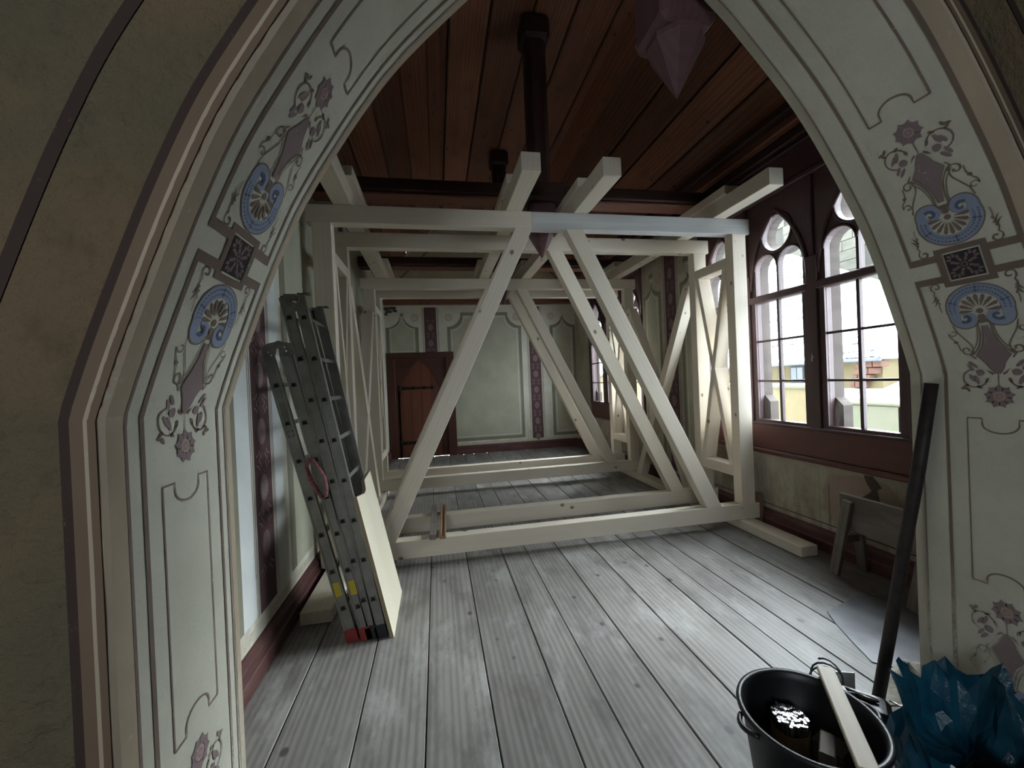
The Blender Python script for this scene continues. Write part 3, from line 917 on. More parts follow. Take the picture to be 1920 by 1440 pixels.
# ------------------------------------------------------------------ ceiling: flat middle, sloping sides, boarded
ZC, XA, XB = 4.66, .165, 1.82
yb0, yb1 = 1.30, 8.2
cv = []
for yy in (yb0, yb1):
    cv += [(-1.05, yy, 3.47), (XA, yy, 4.685), (XB, yy, 4.685), (3.03, yy, 3.475)]
ce = new_obj('ceiling', fixed(mesh(cv, [(0, 4, 5, 1), (1, 5, 6, 2), (2, 6, 7, 3)])), M_['ceil_gap'])
tag(ce, 'dark red-brown boarded ceiling with sloping sides', 'ceiling', kind='structure')
def cpt(c, d):
    """point of the ceiling's cross-section, c = running width from the left crease, d = depth below"""
    if c < 0:
        t = -c; return V((XA - t * .7071 + d * .7071, ZC - t * .7071 - d * .7071))
    if c > XB - XA:
        t = c - (XB - XA); return V((XB + t * .7071 - d * .7071, ZC - t * .7071 - d * .7071))
    return V((XA + c, ZC - d))
edges = [-1.57, -1.268, -.912, -.556, -.205, .075, .435, .811, 1.17, 1.544, 1.655 + .255, 1.655 + .632, 1.655 + .93, 1.655 + 1.27, 1.655 + 1.56]
def ceil_board(a, b):
    brk = [a] + [c for c in (0.0, XB - XA) if a + .01 < c < b - .01] + [b]
    for i in range(len(brk) - 1):
        q = [cpt(brk[i] + 1e-5, 0), cpt(brk[i + 1] - 1e-5, 0), cpt(brk[i + 1] - 1e-5, .022), cpt(brk[i] + 1e-5, .022)]
        prism('plank', [(p.x, yb0, p.y) for p in q], (0, yb1 - yb0, 0), (0, 1, 0), M_['ceil'], ce, .003)
for i in range(len(edges) - 1):
    a, b = edges[i] + .011, edges[i + 1] - .011
    ceil_board(a, b)
    if i:
        q = [cpt(edges[i] + .004, .0), cpt(edges[i] + .0105, .0), cpt(edges[i] + .0105, .013), cpt(edges[i] + .004, .013)]
        prism('cover_bead', [(p.x, yb0, p.y) for p in q], (0, yb1 - yb0, 0), (0, 1, 0), M_['bead'], ce, .002)
# batten and porcelain cap
q = [cpt(1.655 + .247, .022), cpt(1.655 + .27, .022), cpt(1.655 + .27, .034), cpt(1.655 + .247, .034)]
prism('cable_batten', [(p.x, 3.5, p.y) for p in q], (0, 4.6, 0), (0, 1, 0), M_['bead'], ce, .003)
p = cpt(1.655 + .258, .03)
cp = lathe('ceiling_rose', [(0, .0), (.042, .0), (.045, .008), (.036, .018), (0, .02)], (0, 0, 0), M_['white'], None, 20, Matrix.Translation((p.x, 3.47, p.y)) @ Matrix.Rotation(math.radians(180 + 45), 4, 'Y'))
tag(cp, 'small round pale cap at the end of a ceiling batten', 'ceiling cap')
for (x0, x1, z0, z1) in ((2.86, 2.93, 3.25, 3.34), (2.80, 2.93, 3.34, 3.42), (2.74, 2.87, 3.42, 3.50)):
    beam('cornice', (x0, yb0, z0), (x1, yb1, z1), M_['truss'] if z0 != 3.34 else M_['truss_red'], ce, .012)
for (x0, x1, z0, z1) in ((-.95, -.88, 3.25, 3.34), (-.95, -.82, 3.34, 3.46)):
    beam('cornice', (x0, yb0, z0), (x1, yb1, z1), M_['truss'], ce, .012)

# ------------------------------------------------------------------ room the camera stands in
wa = plate('wall_rear', [(-2.4, 0), (3.4, 0), (3.4, 3.7), (-2.4, 3.7)], [[(-1.3, 1.3), (-.3, 1.3), (-.3, 2.3), (-1.3, 2.3)]], lambda a, b, d: V((a, -2.6 - d, b)), .12, M_['brownwall'])  # opening added to let fill light through to the arch and hall
tag(wa, 'plain brown wall behind the viewpoint with one small opening added for fill light', 'wall', kind='structure')
wallbox('wall_west', (-2.5, -3.1, 0), (-2.4, .86, 3.7), M_['brownwall'], 'brown side wall of the near room beyond the frame on the left')
wallbox('wall_east', (3.4, -3.1, 0), (3.5, .86, 3.7), M_['brownwall'], 'brown side wall of the near room beyond the frame on the right')
o = wallbox('ceiling', (-2.5, -3.1, 3.6), (3.5, .86, 3.72), M_['brownwall'], 'plastered ceiling over the viewpoint')
o['category'] = 'ceiling'

# ------------------------------------------------------------------ window bands in the right wall
def lancet(c, hw, z0, zs, n=12):
    return [(c - hw, z0), (c + hw, z0)] + [(c + hw * math.cos(PI * k / n), zs + hw * math.sin(PI * k / n)) for k in range(n + 1)]
def circle(c, z, r, n=28):
    return [(c + r * math.cos(2 * PI * k / n), z + r * math.sin(2 * PI * k / n)) for k in range(n)]
def gothic(c, hw, zs, R, n=10):
    """two-centred arch as a line from left to right"""
    pts = []
    th = math.acos((R - hw) / R)
    for k in range(n + 1):
        t = th * k / n
        pts.append((c - hw + R - R * math.cos(t), zs + R * math.sin(t)))
    return pts + [(2 * c - p[0], p[1]) for p in reversed(pts[:-1])]

def window_band(name, y0, y1, units, label):
    w = thing(name, label, 'window', (2.93, (y0 + y1) / 2, .68), kind='structure')
    X = lambda d: (lambda a, b, t: V((2.93 + d + t, a, b)))
    wm = M_['win']
    beam('sill_board', (2.905, y0, .715), (2.985, y1, .945), M_['win_red'], w, .004)
    beam('sill_moulding', (2.875, y0, .675), (2.985, y1, .715), M_['win_red'], w, .010)
    beam('sill_ledge', (2.895, y0, .930), (2.99, y1, .955), wm, w, .006)
    beam('fascia_board', (2.925, y0, 2.955), (2.975, y1, 3.25), wm, w, .003)
    beam('fascia_rail', (2.895, y0, 2.93), (2.94, y1, 2.975), wm, w, .010)
    beam('fascia_rail', (2.900, y0, 3.215), (2.93, y1, 3.25), wm, w, .008)
    ends = [y0] + [(units[i] + units[i + 1]) / 2 for i in range(len(units) - 1)] + [y1]
    for i, e in enumerate(ends):
        hw = .046
        a, b = e - hw, e + hw
        if i == 0: a, b = e, e + .05
        if i == len(ends) - 1: a, b = e - .05, e
        beam('window_post', (2.898, a, .945), (2.945, b, 2.30), wm, w, .006)
        if 0 < i < len(ends) - 1:
            beam('spandrel_rib', (2.91, e - .02, 2.30), (2.94, e + .02, 2.95), wm, w, .008)
        else:
            beam('spandrel_rib', (2.91, a, 2.30), (2.94, b, 2.95), wm, w, .008)
    for ui, c in enumerate(units):
        a = max(c - .34, y0); b = min(c + .34, y1)
        g = .243
        z0, z1 = .978, 2.032
        holes = [[(c - g, z0), (c + g, z0), (c + g, z1), (c - g, z1)]]
        for s in (-1, 1):
            holes.append(lancet(c + s * (g + .010) / 2, (g - .010) / 2, 2.098, 2.328))
        holes.append(circle(c, 2.606, .148))
        holes.append([(c - .045, 2.452), (c, 2.405), (c + .045, 2.452), (c + .0, 2.448)])
        plate('tracery_frame', [(a, .95), (b, .95), (b, 2.955), (a, 2.955)], holes, X(.0), .05, wm, w)
        # pointed moulding over the two lights and the eye
        ar = gothic(c, .292, 2.16, .86)
        tube('arch_moulding', [(2.925, p[0], p[1]) for p in ar], .017, wm, w, 8)
        tube('eye_moulding', [(2.928, p[0], p[1]) for p in circle(c, 2.606, .160, 28)], .012, wm, w, 8, True)
        for s in (-1, 1):
            l = lancet(c + s * .1265, .126, 2.105, 2.328)[2:]
            tube('light_moulding', [(2.929, p[0], p[1]) for p in l], .010, wm, w, 6)
        beam('transom', (2.893, c - .30, 2.034), (2.945, c + .30, 2.096), wm, w, .008)
        # casement with its bars and panes
        cs = plate('casement', [(c - .292, .955), (c + .292, .955), (c + .292, 2.034), (c - .292, 2.034)],
                   [[(c - g, z0), (c + g, z0), (c + g, z1), (c - g, z1)]], X(-.016), .02, wm, w)
        beam('glazing_bar', (2.918, c - .012, z0), (2.952, c + .012, z1), wm, cs, .003)
        for z in (1.326, 1.685):
            for s in (-1, 1):
                beam('glazing_bar', (2.922, c + s * .012 if s > 0 else c - g, z - .009), (2.950, c + g if s > 0 else c - .012, z + .009), wm, cs, .002)
        zz = [z0, 1.326, 1.685, z1]
        for s in (0, 1):
            for k in range(3):
                ya, yb = (c - g, c - .012) if s == 0 else (c + .012, c + g)
                lo = zz[k] + (.009 if k else 0); hi = zz[k + 1] - (.009 if k < 2 else 0)
                beam('pane', (2.9425, ya + .001, lo + .001), (2.9455, yb - .001, hi - .001), M_['glass'], cs, 0)
        for s in (-1, 1):
            l = lancet(c + s * (g + .010) / 2, (g - .010) / 2 - .001, 2.099, 2.328)
            plate('pane', l, [], X(.022), .003, M_['glass'], w)
        plate('pane', circle(c, 2.606, .147), [], X(.022), .003, M_['glass'], w)
        # weathered outer frame
        k = .0
        half = [(-.183, .92), (-.183, 1.135), (-.243, 1.195), (-.243, 2.33), (-.232, 2.38), (-.205, 2.42), (-.165, 2.442), (-.12, 2.448), (-.06, 2.43)]
        o = [(c + p[0], p[1]) for p in half] + [(c, 2.425)] + [(c - p[0], p[1]) for p in reversed(half)]
        plate('outer_frame', [(a, .90), (b, .90), (b, 2.98), (a, 2.98)], [o, circle(c, 2.606, .148)], X(.052), .085, M_['win_out'], w)
        if ui < 2:
            lt = V((2.893, ends[ui + 1], 1.51))
            tube('casement_latch', [lt + V((0, 0, .03)), lt + V((-.006, 0, 0)), lt + V((-.004, .004, -.035))], .004, M_['white'], w, 6)
            tube('casement_latch', [lt + V((.002, -.022, .004)), lt + V((-.006, .0, .0))], .004, M_['white'], w, 6)
    return w
window_band('window_1', 2.0, 4.06, (2.347, 3.022, 3.705), 'near dark timber gothic window band with three tracery lights')
window_band('window_2', 5.35, 7.40, (5.69, 6.37, 7.05), 'far dark timber gothic window band past the painted pier')
# torn wood above the near window
for k, pts in enumerate(([(2.12, 3.02), (2.30, 3.00), (2.42, 3.05), (2.36, 3.09), (2.47, 3.12), (2.43, 3.15), (2.36, 3.15), (2.38, 3.21), (2.30, 3.19), (2.28, 3.24), (2.12, 3.24)],)):
    o = plate('torn_wood_patch', pts, [], lambda a, b, d: V((2.925 - d, a, b)), .006, M_['cream_tear'], wr)

# ------------------------------------------------------------------ door in the far wall
dr = thing('door_1', 'dark red-brown door with pointed leaf and black strap hinges in the far wall', 'door', (-.29, 8.2, 0), kind='structure')
dk = M_['door_dark']
beam('door_frame', (-.935, 8.15, 0), (-.79, 8.24, 2.04), dk, dr, .008)
beam('door_frame', (.19, 8.15, 0), (.355, 8.24, 2.04), dk, dr, .008)
beam('door_frame', (-.935, 8.145, 1.95), (.355, 8.24, 2.06), dk, dr, .008)
fD = lambda d: (lambda a, b, t: V((a, 8.2 + d + t, b)))
ar = gothic(-.308, .395, 1.15, .98)
plate('door_surround', [(-.79, 0), (.19, 0), (.19, 1.95), (-.79, 1.95)], [[(-.703, .02)] + ar + [(.087, .02)]], fD(.0), .05, dk, dr)
nb = 4
for k in range(nb):
    x0 = -.703 + .79 * k / nb; x1 = -.703 + .79 * (k + 1) / nb
    top = [(x, z) for (x, z) in ar if x0 <= x <= x1]
    def zat(x):
        for i in range(len(ar) - 1):
            if ar[i][0] <= x <= ar[i + 1][0]:
                t = (x - ar[i][0]) / max(ar[i + 1][0] - ar[i][0], 1e-6)
                return ar[i][1] + t * (ar[i + 1][1] - ar[i][1])
        return 1.15
    poly = [(x0 + .003, .02), (x1 - .003, .02), (x1 - .003, zat(x1 - .003))] + [p for p in reversed(top) if x0 + .01 < p[0] < x1 - .01] + [(x0 + .003, zat(x0 + .003))]
    prism('door_plank', [(p[0], 8.225, p[1]) for p in poly], (0, .03, 0), (0, 0, 1), M_['door'], dr, .003)
for z in (1.365, .29):
    h = [(-.72, z - .035), (-.5, z - .024), (-.12, z - .018), (-.10, z - .045), (-.075, z - .03), (-.06, z - .012), (-.02, z), (-.06, z + .012), (-.075, z + .03), (-.10, z + .045), (-.12, z + .018), (-.5, z + .024), (-.72, z + .035)]
    hg = plate('strap_hinge', h, [], lambda a, b, t: V((a, 8.218 - t, b)), .009, M_['iron'], dr)
    for x in (-.62, -.45, -.24):
        lathe('hinge_boss', [(0, .012), (.022, .008), (.036, 0)], (0, 0, 0), M_['iron'], hg, 12, Matrix.Translation((x, 8.21, z)) @ Matrix.Rotation(PI / 2, 4, 'X'))
    tube('hinge_pin', [(-.725, 8.205, z - .06), (-.725, 8.205, z + .06)], .022, M_['iron'], dr, 10)
beam('door_back', (-.80, 8.256, 0), (.25, 8.275, 2.03), dk, dr, 0)
beam('hinge_post', (-.755, 8.20, .02), (-.712, 8.222, 1.42), M_['iron'], dr, .006)

# ------------------------------------------------------------------ roof trusses
def truss(y, label):
    t = thing('roof_truss', label, 'roof truss', (.99, y, 2.6), 'dark roof trusses under the boarded ceiling')
    tm = M_['truss']
    # tie beam with worn lower edge
    pr_ = [(y - .105, 3.115), (y - .105, 3.02), (y - .095, 3.008), (y - .095, 3.008), (y + .095, 3.008), (y + .105, 3.02), (y + .105, 3.115)]
    beam('tie_beam', (-.95, y - .11, 3.035), (2.93, y + .11, 3.14), tm, t, .012)
    beam('tie_beam_moulding', (-.95, y - .085, 3.008), (2.93, y + .10, 3.035), M_['truss_red'], t, .008)
    beam('tie_beam_block', (.78, y - .135, 3.0), (1.21, y + .135, 3.165), tm, t, .03)
    c = .99
    o = [(c - .095, y - .05), (c - .05, y - .095), (c + .05, y - .095), (c + .095, y - .05), (c + .095, y + .05), (c + .05, y + .095), (c - .05, y + .095), (c - .095, y + .05)]
    kp = prism('king_post', [(p[0], p[1], 3.165) for p in o], (0, 0, 4.60 - 3.165), (0, 0, 1), tm, t, .004)
    beam('post_head', (c - .125, y - .125, 4.44), (c + .125, y + .125, 4.645), tm, t, .03)
    beam('post_foot', (c - .118, y - .118, 2.74), (c + .118, y + .118, 3.0), M_['pend'], t, .03)
    # faceted pendant
    n = 8
    vs = []
    for (r, z) in ((.112, 2.74), (.112, 2.72), (.0, 2.515)):
        if r == 0: vs.append((0, 0, z - 2.62)); continue
        for k in range(n):
            a = 2 * PI * (k + .5) / n
            rr = r * (1.0 if True else 1)
            vs.append((rr * math.cos(a), rr * math.sin(a), z - 2.62))
    fs = [tuple(range(n))]
    fs += [(k, (k + 1) % n, (k + 1) % n + n, k + n) for k in range(n)]
    fs += [(n + k, n + (k + 1) % n, 2 * n) for k in range(n)]
    new_obj('pendant', fixed(mesh(vs, fs)), M_['pend'], t, Matrix.Translation((c, y, 2.62)))
    return t
truss(1.47, 'nearest roof truss, only its faceted pendant shows at the top of the arch')
truss(3.57, 'dark tie beam and tall king post rising from between the first two new timber frames')
truss(5.68, 'far dark tie beam and king post above the rear pair of new timber frames')

# ------------------------------------------------------------------ new timber shoring
sh = thing('timber_shoring', 'pale new spruce shoring of four braced frames standing across the hall', 'scaffold', (.97, 3.23, 0))
sp, sg = M_['spruce'], M_['spruce_grey']
XL0, XL1, XR0, XR1 = -.865, -.727, 2.672, 2.809
Z0, Z1, Z2, Z3 = .08, .218, 2.665, 2.80
YF = (3.23, 3.785, 5.37, 5.93)
TH = .10
for i, y in enumerate(YF):
    if i == 0:
        beam('top_beam', (-.905, y, Z2), (.822, y + TH, Z3), sp, sh)
        tag(beam('top_beam', (.823, y, Z2), (2.852, y + TH, Z3), sg, sh), 'bluish-grey right half of the front top beam')
    else:
        beam('top_beam', (-.895, y, Z2), (2.845, y + TH, Z3), sp, sh)
    beam('bottom_beam', (-.905, y, Z0), (2.853, y + TH, Z1), sp, sh)
    beam('post', (XL0, y, Z1), (XL1, y + TH, Z2), sp, sh)
    beam('post', (XR0, y, Z1), (XR1, y + TH, Z2), sp, sh)
    prism('brace', [(.68, y, Z2), (.825, y, Z2), (-.36, y, Z1), (-.505, y, Z1)], (0, TH, 0), (-1.185, 0, Z1 - Z2), sp, sh)
    prism('brace', [(1.113, y, Z2), (1.258, y, Z2), (2.466, y, Z1), (2.318, y, Z1)], (0, TH, 0), (1.205, 0, Z1 - Z2), sp, sh)

def half_lap(name, A0, A1, B0, B1, x0, x1, th, mat):
    """diagonal cross in a plane x = const: one member through, the other in two halves; (y, z) of the left edge at each end"""
    A0, A1, B0, B1 = map(V, (A0, A1, B0, B1))
    dx = V((x1 - x0, 0, 0))
    kA = (A1.x - A0.x) / (A1.y - A0.y); wA = th * math.sqrt(1 + kA * kA)
    kB = (B1.x - B0.x) / (B1.y - B0.y); wB = th * math.sqrt(1 + kB * kB)
    prism(name, [(x0, A0.x, A0.y), (x0, A0.x + wA, A0.y), (x0, A1.x + wA, A1.y), (x0, A1.x, A1.y)], dx, (0, kA, 1), mat, sh, .002)
    for Sv in (B0, B1):
        edge = 0 if Sv.x < A0.x + (Sv.y - A0.y) * kA else wA
        def hit(off):
            z = (Sv.x + off - A0.x - edge - Sv.y * kB + A0.y * kA) / (kA - kB)
            return (x0, Sv.x + off + (z - Sv.y) * kB, z)
        prism(name, [(x0, Sv.x, Sv.y), (x0, Sv.x + wB, Sv.y), hit(wB), hit(0)], dx, (0, kB, 1), mat, sh, .002)

for (ya, yb) in ((YF[0] + TH, YF[1]), (YF[2] + TH, YF[3])):
    for (x0, x1) in ((XL0, XL1), (XR0, XR1)):
        beam('rail', (x0, ya, 2.385), (x1, yb, 2.475), sp, sh, .003)
        beam('rail', (x0, ya, .455), (x1, yb, .553), sp, sh, .003)
        w = .05
        half_lap('cross_brace', (ya + .002, 2.384), (yb - .054, .554), (yb - .054, 2.384), (ya + .002, .554), x0 + .002, x1 - .002, .048, sp)
# long crosses between the second and third frame, on the sill planks
for (x0, x1) in ((XL0 + .01, XL1 - .01), (XR0 + .005, XR1 - .02)):
    ya, yb = YF[1] + TH, YF[2]
    half_lap('cross_brace', (ya + .004, 2.36), (yb - .26, Z0 + .001), (yb - .13, 2.36), (ya + .10, Z0 + .001), x0, x1, .105, sp)
for (x0, x1) in ((-.87, -.685), (2.643, 2.793)):
    beam('sill_plank', (x0, 2.607 if x0 > 0 else 2.63, 0), (x1, 5.46, .079), sp, sh, .004)
    beam('sill_plank', (x0 + .005, 5.465, 0), (x1 + .005, 6.12, .079), sp, sh, .004)
for k, (x0, x1) in enumerate(((-.708, -.572), (.610, .742), (1.183, 1.316), (2.488, 2.617))):
    beam('long_beam', (x0, 2.612, Z3), (x1, 6.2, 2.932), sp, sh, .004)
    o0, o1 = (.0, .045) if k == 0 else (-.022, .0)
    for (a, b) in ((3.05, 3.98), (5.22, 6.16)):
        beam('packing_piece', (x0 + o0, a, 2.933), (x1 + o1, b, 3.006), sp, sh, .003, 1)
# two more rails seen along the window side
tag(beam('upright_offcut', (2.858, 3.245, 0), (2.908, 3.32, .292), M_['brownwood'], None, .003), 'short upright timber offcut standing at the right end of the front bottom beam', 'timber offcut')

# ------------------------------------------------------------------ ladders folded against the left wall
def ladder(name, label, leaves, yn, yf, rung_z0, rung_dz, nr, feet, loc):
    t = thing(name, label, 'ladder', loc)
    al = M_['alu']
    for li, (xb, xt, zt) in enumerate(leaves):
        A = V((xb, 0, .012)); B = V((xt, 0, zt))
        d = (B - A).normalized()
        n = V((d.z, 0, -d.x))                      # across the stile, in the leaf's end view
        for si, (y, s) in enumerate(((yn, -1), (yf, 1))):
            w, th = .058, .026
            # channel section, shallow groove on the outer face
            sec = [(-w / 2, 0), (-w / 2 + .008, 0), (-w / 2 + .010, .003), (w / 2 - .010, .003), (w / 2 - .008, 0), (w / 2, 0), (w / 2, th), (-w / 2, th)]
            pts = [A + n * p[0] + V((0, y - s * (p[1]) * 1.0, 0)) for p in sec]
            prism('stile', pts, B - A, (0, 1, 0), al, t, 0)
            cap = M_['red'] if li in feet else M_['black']
            sec2 = [(-w / 2 - .004, -.004), (w / 2 + .004, -.004), (w / 2 + .004, th + .004), (-w / 2 - .004, th + .004)]
            lo = A - d * .012
            pts = [lo + n * p[0] + V((0, y - s * p[1], 0)) for p in sec2]
            prism('foot', pts, d * .075, (0, 1, 0), cap, t, .003)
            if si == 0 and li in feet:
                q = A + d * .30
                pts = [q + n * a + d * b + V((0, yn - .0008, 0)) for (a, b) in ((-.018, -.04), (.018, -.04), (.018, .04), (-.018, .04))]
                pl = new_obj('yellow_sticker', mesh(pts, [(0, 1, 2, 3)]), M_['yellow'], t)
                tag(pl, 'small yellow sticker near the foot of the stile')
        for k in range(nr):
            z = rung_z0 + rung_dz * k
            c = A + d * ((z - A.z) / d.z)
            sec = [(-.015, -.012), (.015, -.012), (.011, .012), (-.011, .012)]
            up = V((0, 0, 1))
            pts = [c + n * a + d * b + V((0, yn + .004, 0)) for (a, b) in sec]
            r = prism('rung', pts, (0, yf - yn - .008, 0), n, M_['alu_b'], t, .002)
            for (a0, mat, dep, nm) in ((.0165, 'steel', .0016, 'rung_collar'), (.012, 'hole', .0028, 'rung_plug')):
                k_ = a0 / .015
                pts = [c + n * a * k_ + d * b * k_ + V((0, yn + .004, 0)) for (a, b) in sec]
                prism(nm, pts, (0, -.004 - dep, 0), n, M_[mat], r, .0)
    return t
xbA = ((-.523, -.893, 1.62), (-.445, -.806, 1.63))
la = ladder('step_ladder', 'shorter folded aluminium step ladder with red feet, nearest the left wall', xbA, 2.392, 2.772, .196, .209, 7, (0, 1), (-.48, 2.4, 0))
xbB = ((-.415, -.795, 1.93), (-.365, -.722, 1.945))
lb = ladder('step_ladder', 'taller folded aluminium step ladder behind the pale plywood offcut', xbB, 2.392, 2.79, .225, .2275, 8, (), (-.35, 2.4, 0))
for (pts, par, y) in (([(-.916, 1.655), (-.903, 1.575), (-.852, 1.600), (-.842, 1.645), (-.822, 1.668), (-.822, 1.692), (-.889, 1.676)], la, 2.388),
                      ([(-.826, 1.604), (-.750, 1.612), (-.760, 1.676), (-.842, 1.692), (-.832, 1.655)], la, 2.386),
                      ([(-.775, 1.885), (-.735, 1.845), (-.715, 1.925), (-.735, 1.945), (-.80, 1.945)], lb, 2.388)):
    for yy in (y, 2.772 if par is la else 2.79):
        h = prism('hinge_plate', [(p[0], yy, p[1]) for p in pts], (0, -.004, 0), (1, 0, 0), M_['steel'], par, .001)
        if yy == y:
            for (bx, bz) in ((pts[0][0] * .5 + pts[2][0] * .5, pts[0][1] * .55 + pts[2][1] * .45), (pts[1][0] * .45 + pts[3][0] * .55, pts[1][1] * .45 + pts[3][1] * .55)):
                lathe('rivet', [(0, .003), (.005, .002), (.006, 0)], (0, 0, 0), M_['alu_b'], h, 10, Matrix.Translation((bx, yy - .004, bz)) @ Matrix.Rotation(PI / 2, 4, 'X'))
for (x, z, x1, par) in ((-.905, 1.668, -.80, la), (-.79, 1.925, -.70, lb)):
    tube('hinge_rod', [(x + .03, 2.40, z), (x + .03, 2.76, z)], .008, M_['steel'], par, 8)
# top caps of the taller leaves
for (x, z) in ((-.779, 1.93), (-.694, 1.945)):
    for y in (2.388, 2.772):
        beam('end_cap', (x - .036, y, z - .004), (x + .030, y + .034, z + .006), M_['steel'], lb, .002)
# maker's print on the outer stile: an upright column of outlined letters too worn to read, and a round mark
dA = (V((-.893, 0, 1.62)) - V((-.523, 0, .012))).normalized(); nA = V((dA.z, 0, -dA.x))
def on_stile(a, b, off):
    q = V((-.523, 2.392, .012)) + dA * b + nA * a
    return V((q.x, 2.3952 - off, q.z))
pr_ = []
for k in range(7):
    b = 1.235 + .021 * k
    pr_ += ring([(-.011, b), (.011, b), (.011, b + .016), (-.011, b + .016)], [(-.008, b + .003), (.008, b + .003), (.008, b + .013), (-.008, b + .013)])
pr_ += ring([(-.016, 1.41), (.016, 1.41), (.016, 1.445), (-.016, 1.445)], [(-.014, 1.412), (.014, 1.412), (.014, 1.443), (-.014, 1.443)])
pr_ += [[(-.017, 1.185), (.017, 1.185), (.017, 1.222), (-.017, 1.222)]]
paint('worn_print', pr_, on_stile, .0012, M_['grey'], la)
paint('round_mark', [ellipse(0, 1.2035, .0145, .0145, 0, 20)], on_stile, .0018, M_['alu'], la)
# pink loop of webbing
lp = tube('webbing_loop', [(-.700, 2.376, 1.045), (-.715, 2.372, 1.0), (-.695, 2.366, .93), (-.660, 2.362, .865), (-.638, 2.360, .83), (-.618, 2.360, .835), (-.612, 2.361, .88), (-.622, 2.364, .94), (-.650, 2.370, .99), (-.680, 2.376, 1.04)], .011, M_['pink'], None, 8, True, .55)
tag(lp, 'faded pink webbing loop hanging on the shorter ladder', 'strap')

# ------------------------------------------------------------------ plywood offcut leaning on the ladders
A, B = V((-.296, 0, 0)), V((-.468, 0, .842))
pn = V((B.z, 0, -B.x + A.x)); dP = (B - A).normalized(); nP = V((dP.z, 0, -dP.x))
def PL(y, z): return A + dP * z + V((0, y, 0))
L = (B - A).length
pb = prism('plywood_offcut', [PL(2.372, 0), PL(2.892, 0), PL(2.892, L + .012), PL(2.66, L + .002), PL(2.63, L - .055), PL(2.575, L - .062), PL(2.372, L - .028)], nP * -.021, dP, M_['ply'], None, .001)
tag(pb, 'pale plywood offcut with a notched top leaning on the ladders', 'board')
pb.data.materials.append(M_['ply_edge'])
for p in pb.data.polygons:
    if abs(p.normal.z) < .5: p.material_index = 1

# ------------------------------------------------------------------ strips lying on the bottom beams
tag(prism('timber_strip', [(-.106, 3.195, .2195), (-.055, 3.195, .2195), (-.055, 3.195, .262), (-.106, 3.195, .262)], (.012, .80, 0), (0, 1, 0), M_['oldwood'], None, .002), 'flat dark grey strip lying across the two front bottom beams', 'timber strip')
tag(prism('timber_strip', [(-.030, 3.19, .2195), (.020, 3.19, .2195), (.020, 3.19, .252), (.008, 3.19, .252), (.004, 3.19, .240), (-.012, 3.19, .240), (-.016, 3.19, .262), (-.030, 3.19, .262)], (.020, .82, 0), (0, 1, 0), M_['brownwood'], None, .001), 'brown grooved moulding lying beside the grey strip on the bottom beams', 'timber strip')

# ------------------------------------------------------------------ trestle under the window
tr = thing('saw_trestle', 'old grey wooden saw trestle standing under the near window', 'trestle', (2.72, 2.05, 0))
ow = M_['oldwood']
beam('crosspiece', (2.70, 1.70, .315), (2.735, 2.345, .555), ow, tr, .004)
for y in (2.27, 1.80):
    bar('leg', (2.635, y + .07, .005), (2.698 - .014, y, .52), .06, .028, (1, 0, .1), ow, tr)
    bar('leg', (2.86, y + .06, .005), (2.753, y, .50), .06, .028, (1, 0, .1), ow, tr)
    bar('leg_tie', (2.672, y + .034, .25), (2.81, y + .034, .25), .02, .05, (0, 0, 1), ow, tr)

# ------------------------------------------------------------------ sheet, rubble and rod by the right jamb
sheet = plate('lead_sheet', [(2.18, 1.99), (2.115, 1.88), (2.05, 1.735), (1.995, 1.60), (2.03, 1.555), (2.175, 1.52), (2.86, 1.44), (2.87, 2.0), (2.5, 2.08)], [], lambda a, b, d: V((a, b, .0035 - d)), .003, M_['lead'])
tag(sheet, 'thin blue-grey metal sheet lying on the floor by the right jamb', 'sheet')
def mound(name, c, rx, ry, h, mat, seed, label, cat, yaw=0):
    rnd = random.Random(seed)
    n, m = 26, 8
    vs = [(0, 0, h)]
    fs = []
    ph = [rnd.uniform(0, 6.28) for _ in range(5)]
    for i in range(1, m + 1):
        for k in range(n):
            a = 2 * PI * k / n
            wob = 1 + .16 * math.sin(2 * a + ph[0]) + .10 * math.sin(5 * a + ph[1]) + .05 * math.sin(9 * a + ph[2])
            t = i / m
            z = h * (1 - t) ** 1.1 * (1 + .25 * math.sin(7 * t + 3 * a + ph[3])) if i < m else 0
            vs.append((rx * t * wob * math.cos(a), ry * t * wob * math.sin(a), max(z, 0)))
    for k in range(n): fs.append((0, 1 + k, 1 + (k + 1) % n))
    for i in range(m - 1):
        for k in range(n):
            fs.append((1 + i * n + k, 1 + (i + 1) * n + k, 1 + (i + 1) * n + (k + 1) % n, 1 + i * n + (k + 1) % n))
    o = new_obj(name, fixed(mesh(vs, fs), 0, 1, True), mat, None, Matrix.Translation(V(c)) @ Matrix.Rotation(yaw, 4, 'Z'))
    return tag(o, label, cat)
mound('mortar_heap', (2.0, 1.455, .0), .20, .085, .095, M_['mortar'], 3, 'pale heap of dry mortar at the foot of the right jamb', 'mortar heap', .35)
rod = tube('iron_pipe', [(1.752, 1.39, .0), (1.775, 1.347, .33), (1.798, 1.303, .68), (1.822, 1.258, 1.02), (1.836, 1.218, 1.345)], .0215, M_['rust'], None, 14)
tag(rod, 'long dark brown iron pipe leaning against the right jamb', 'pipe')

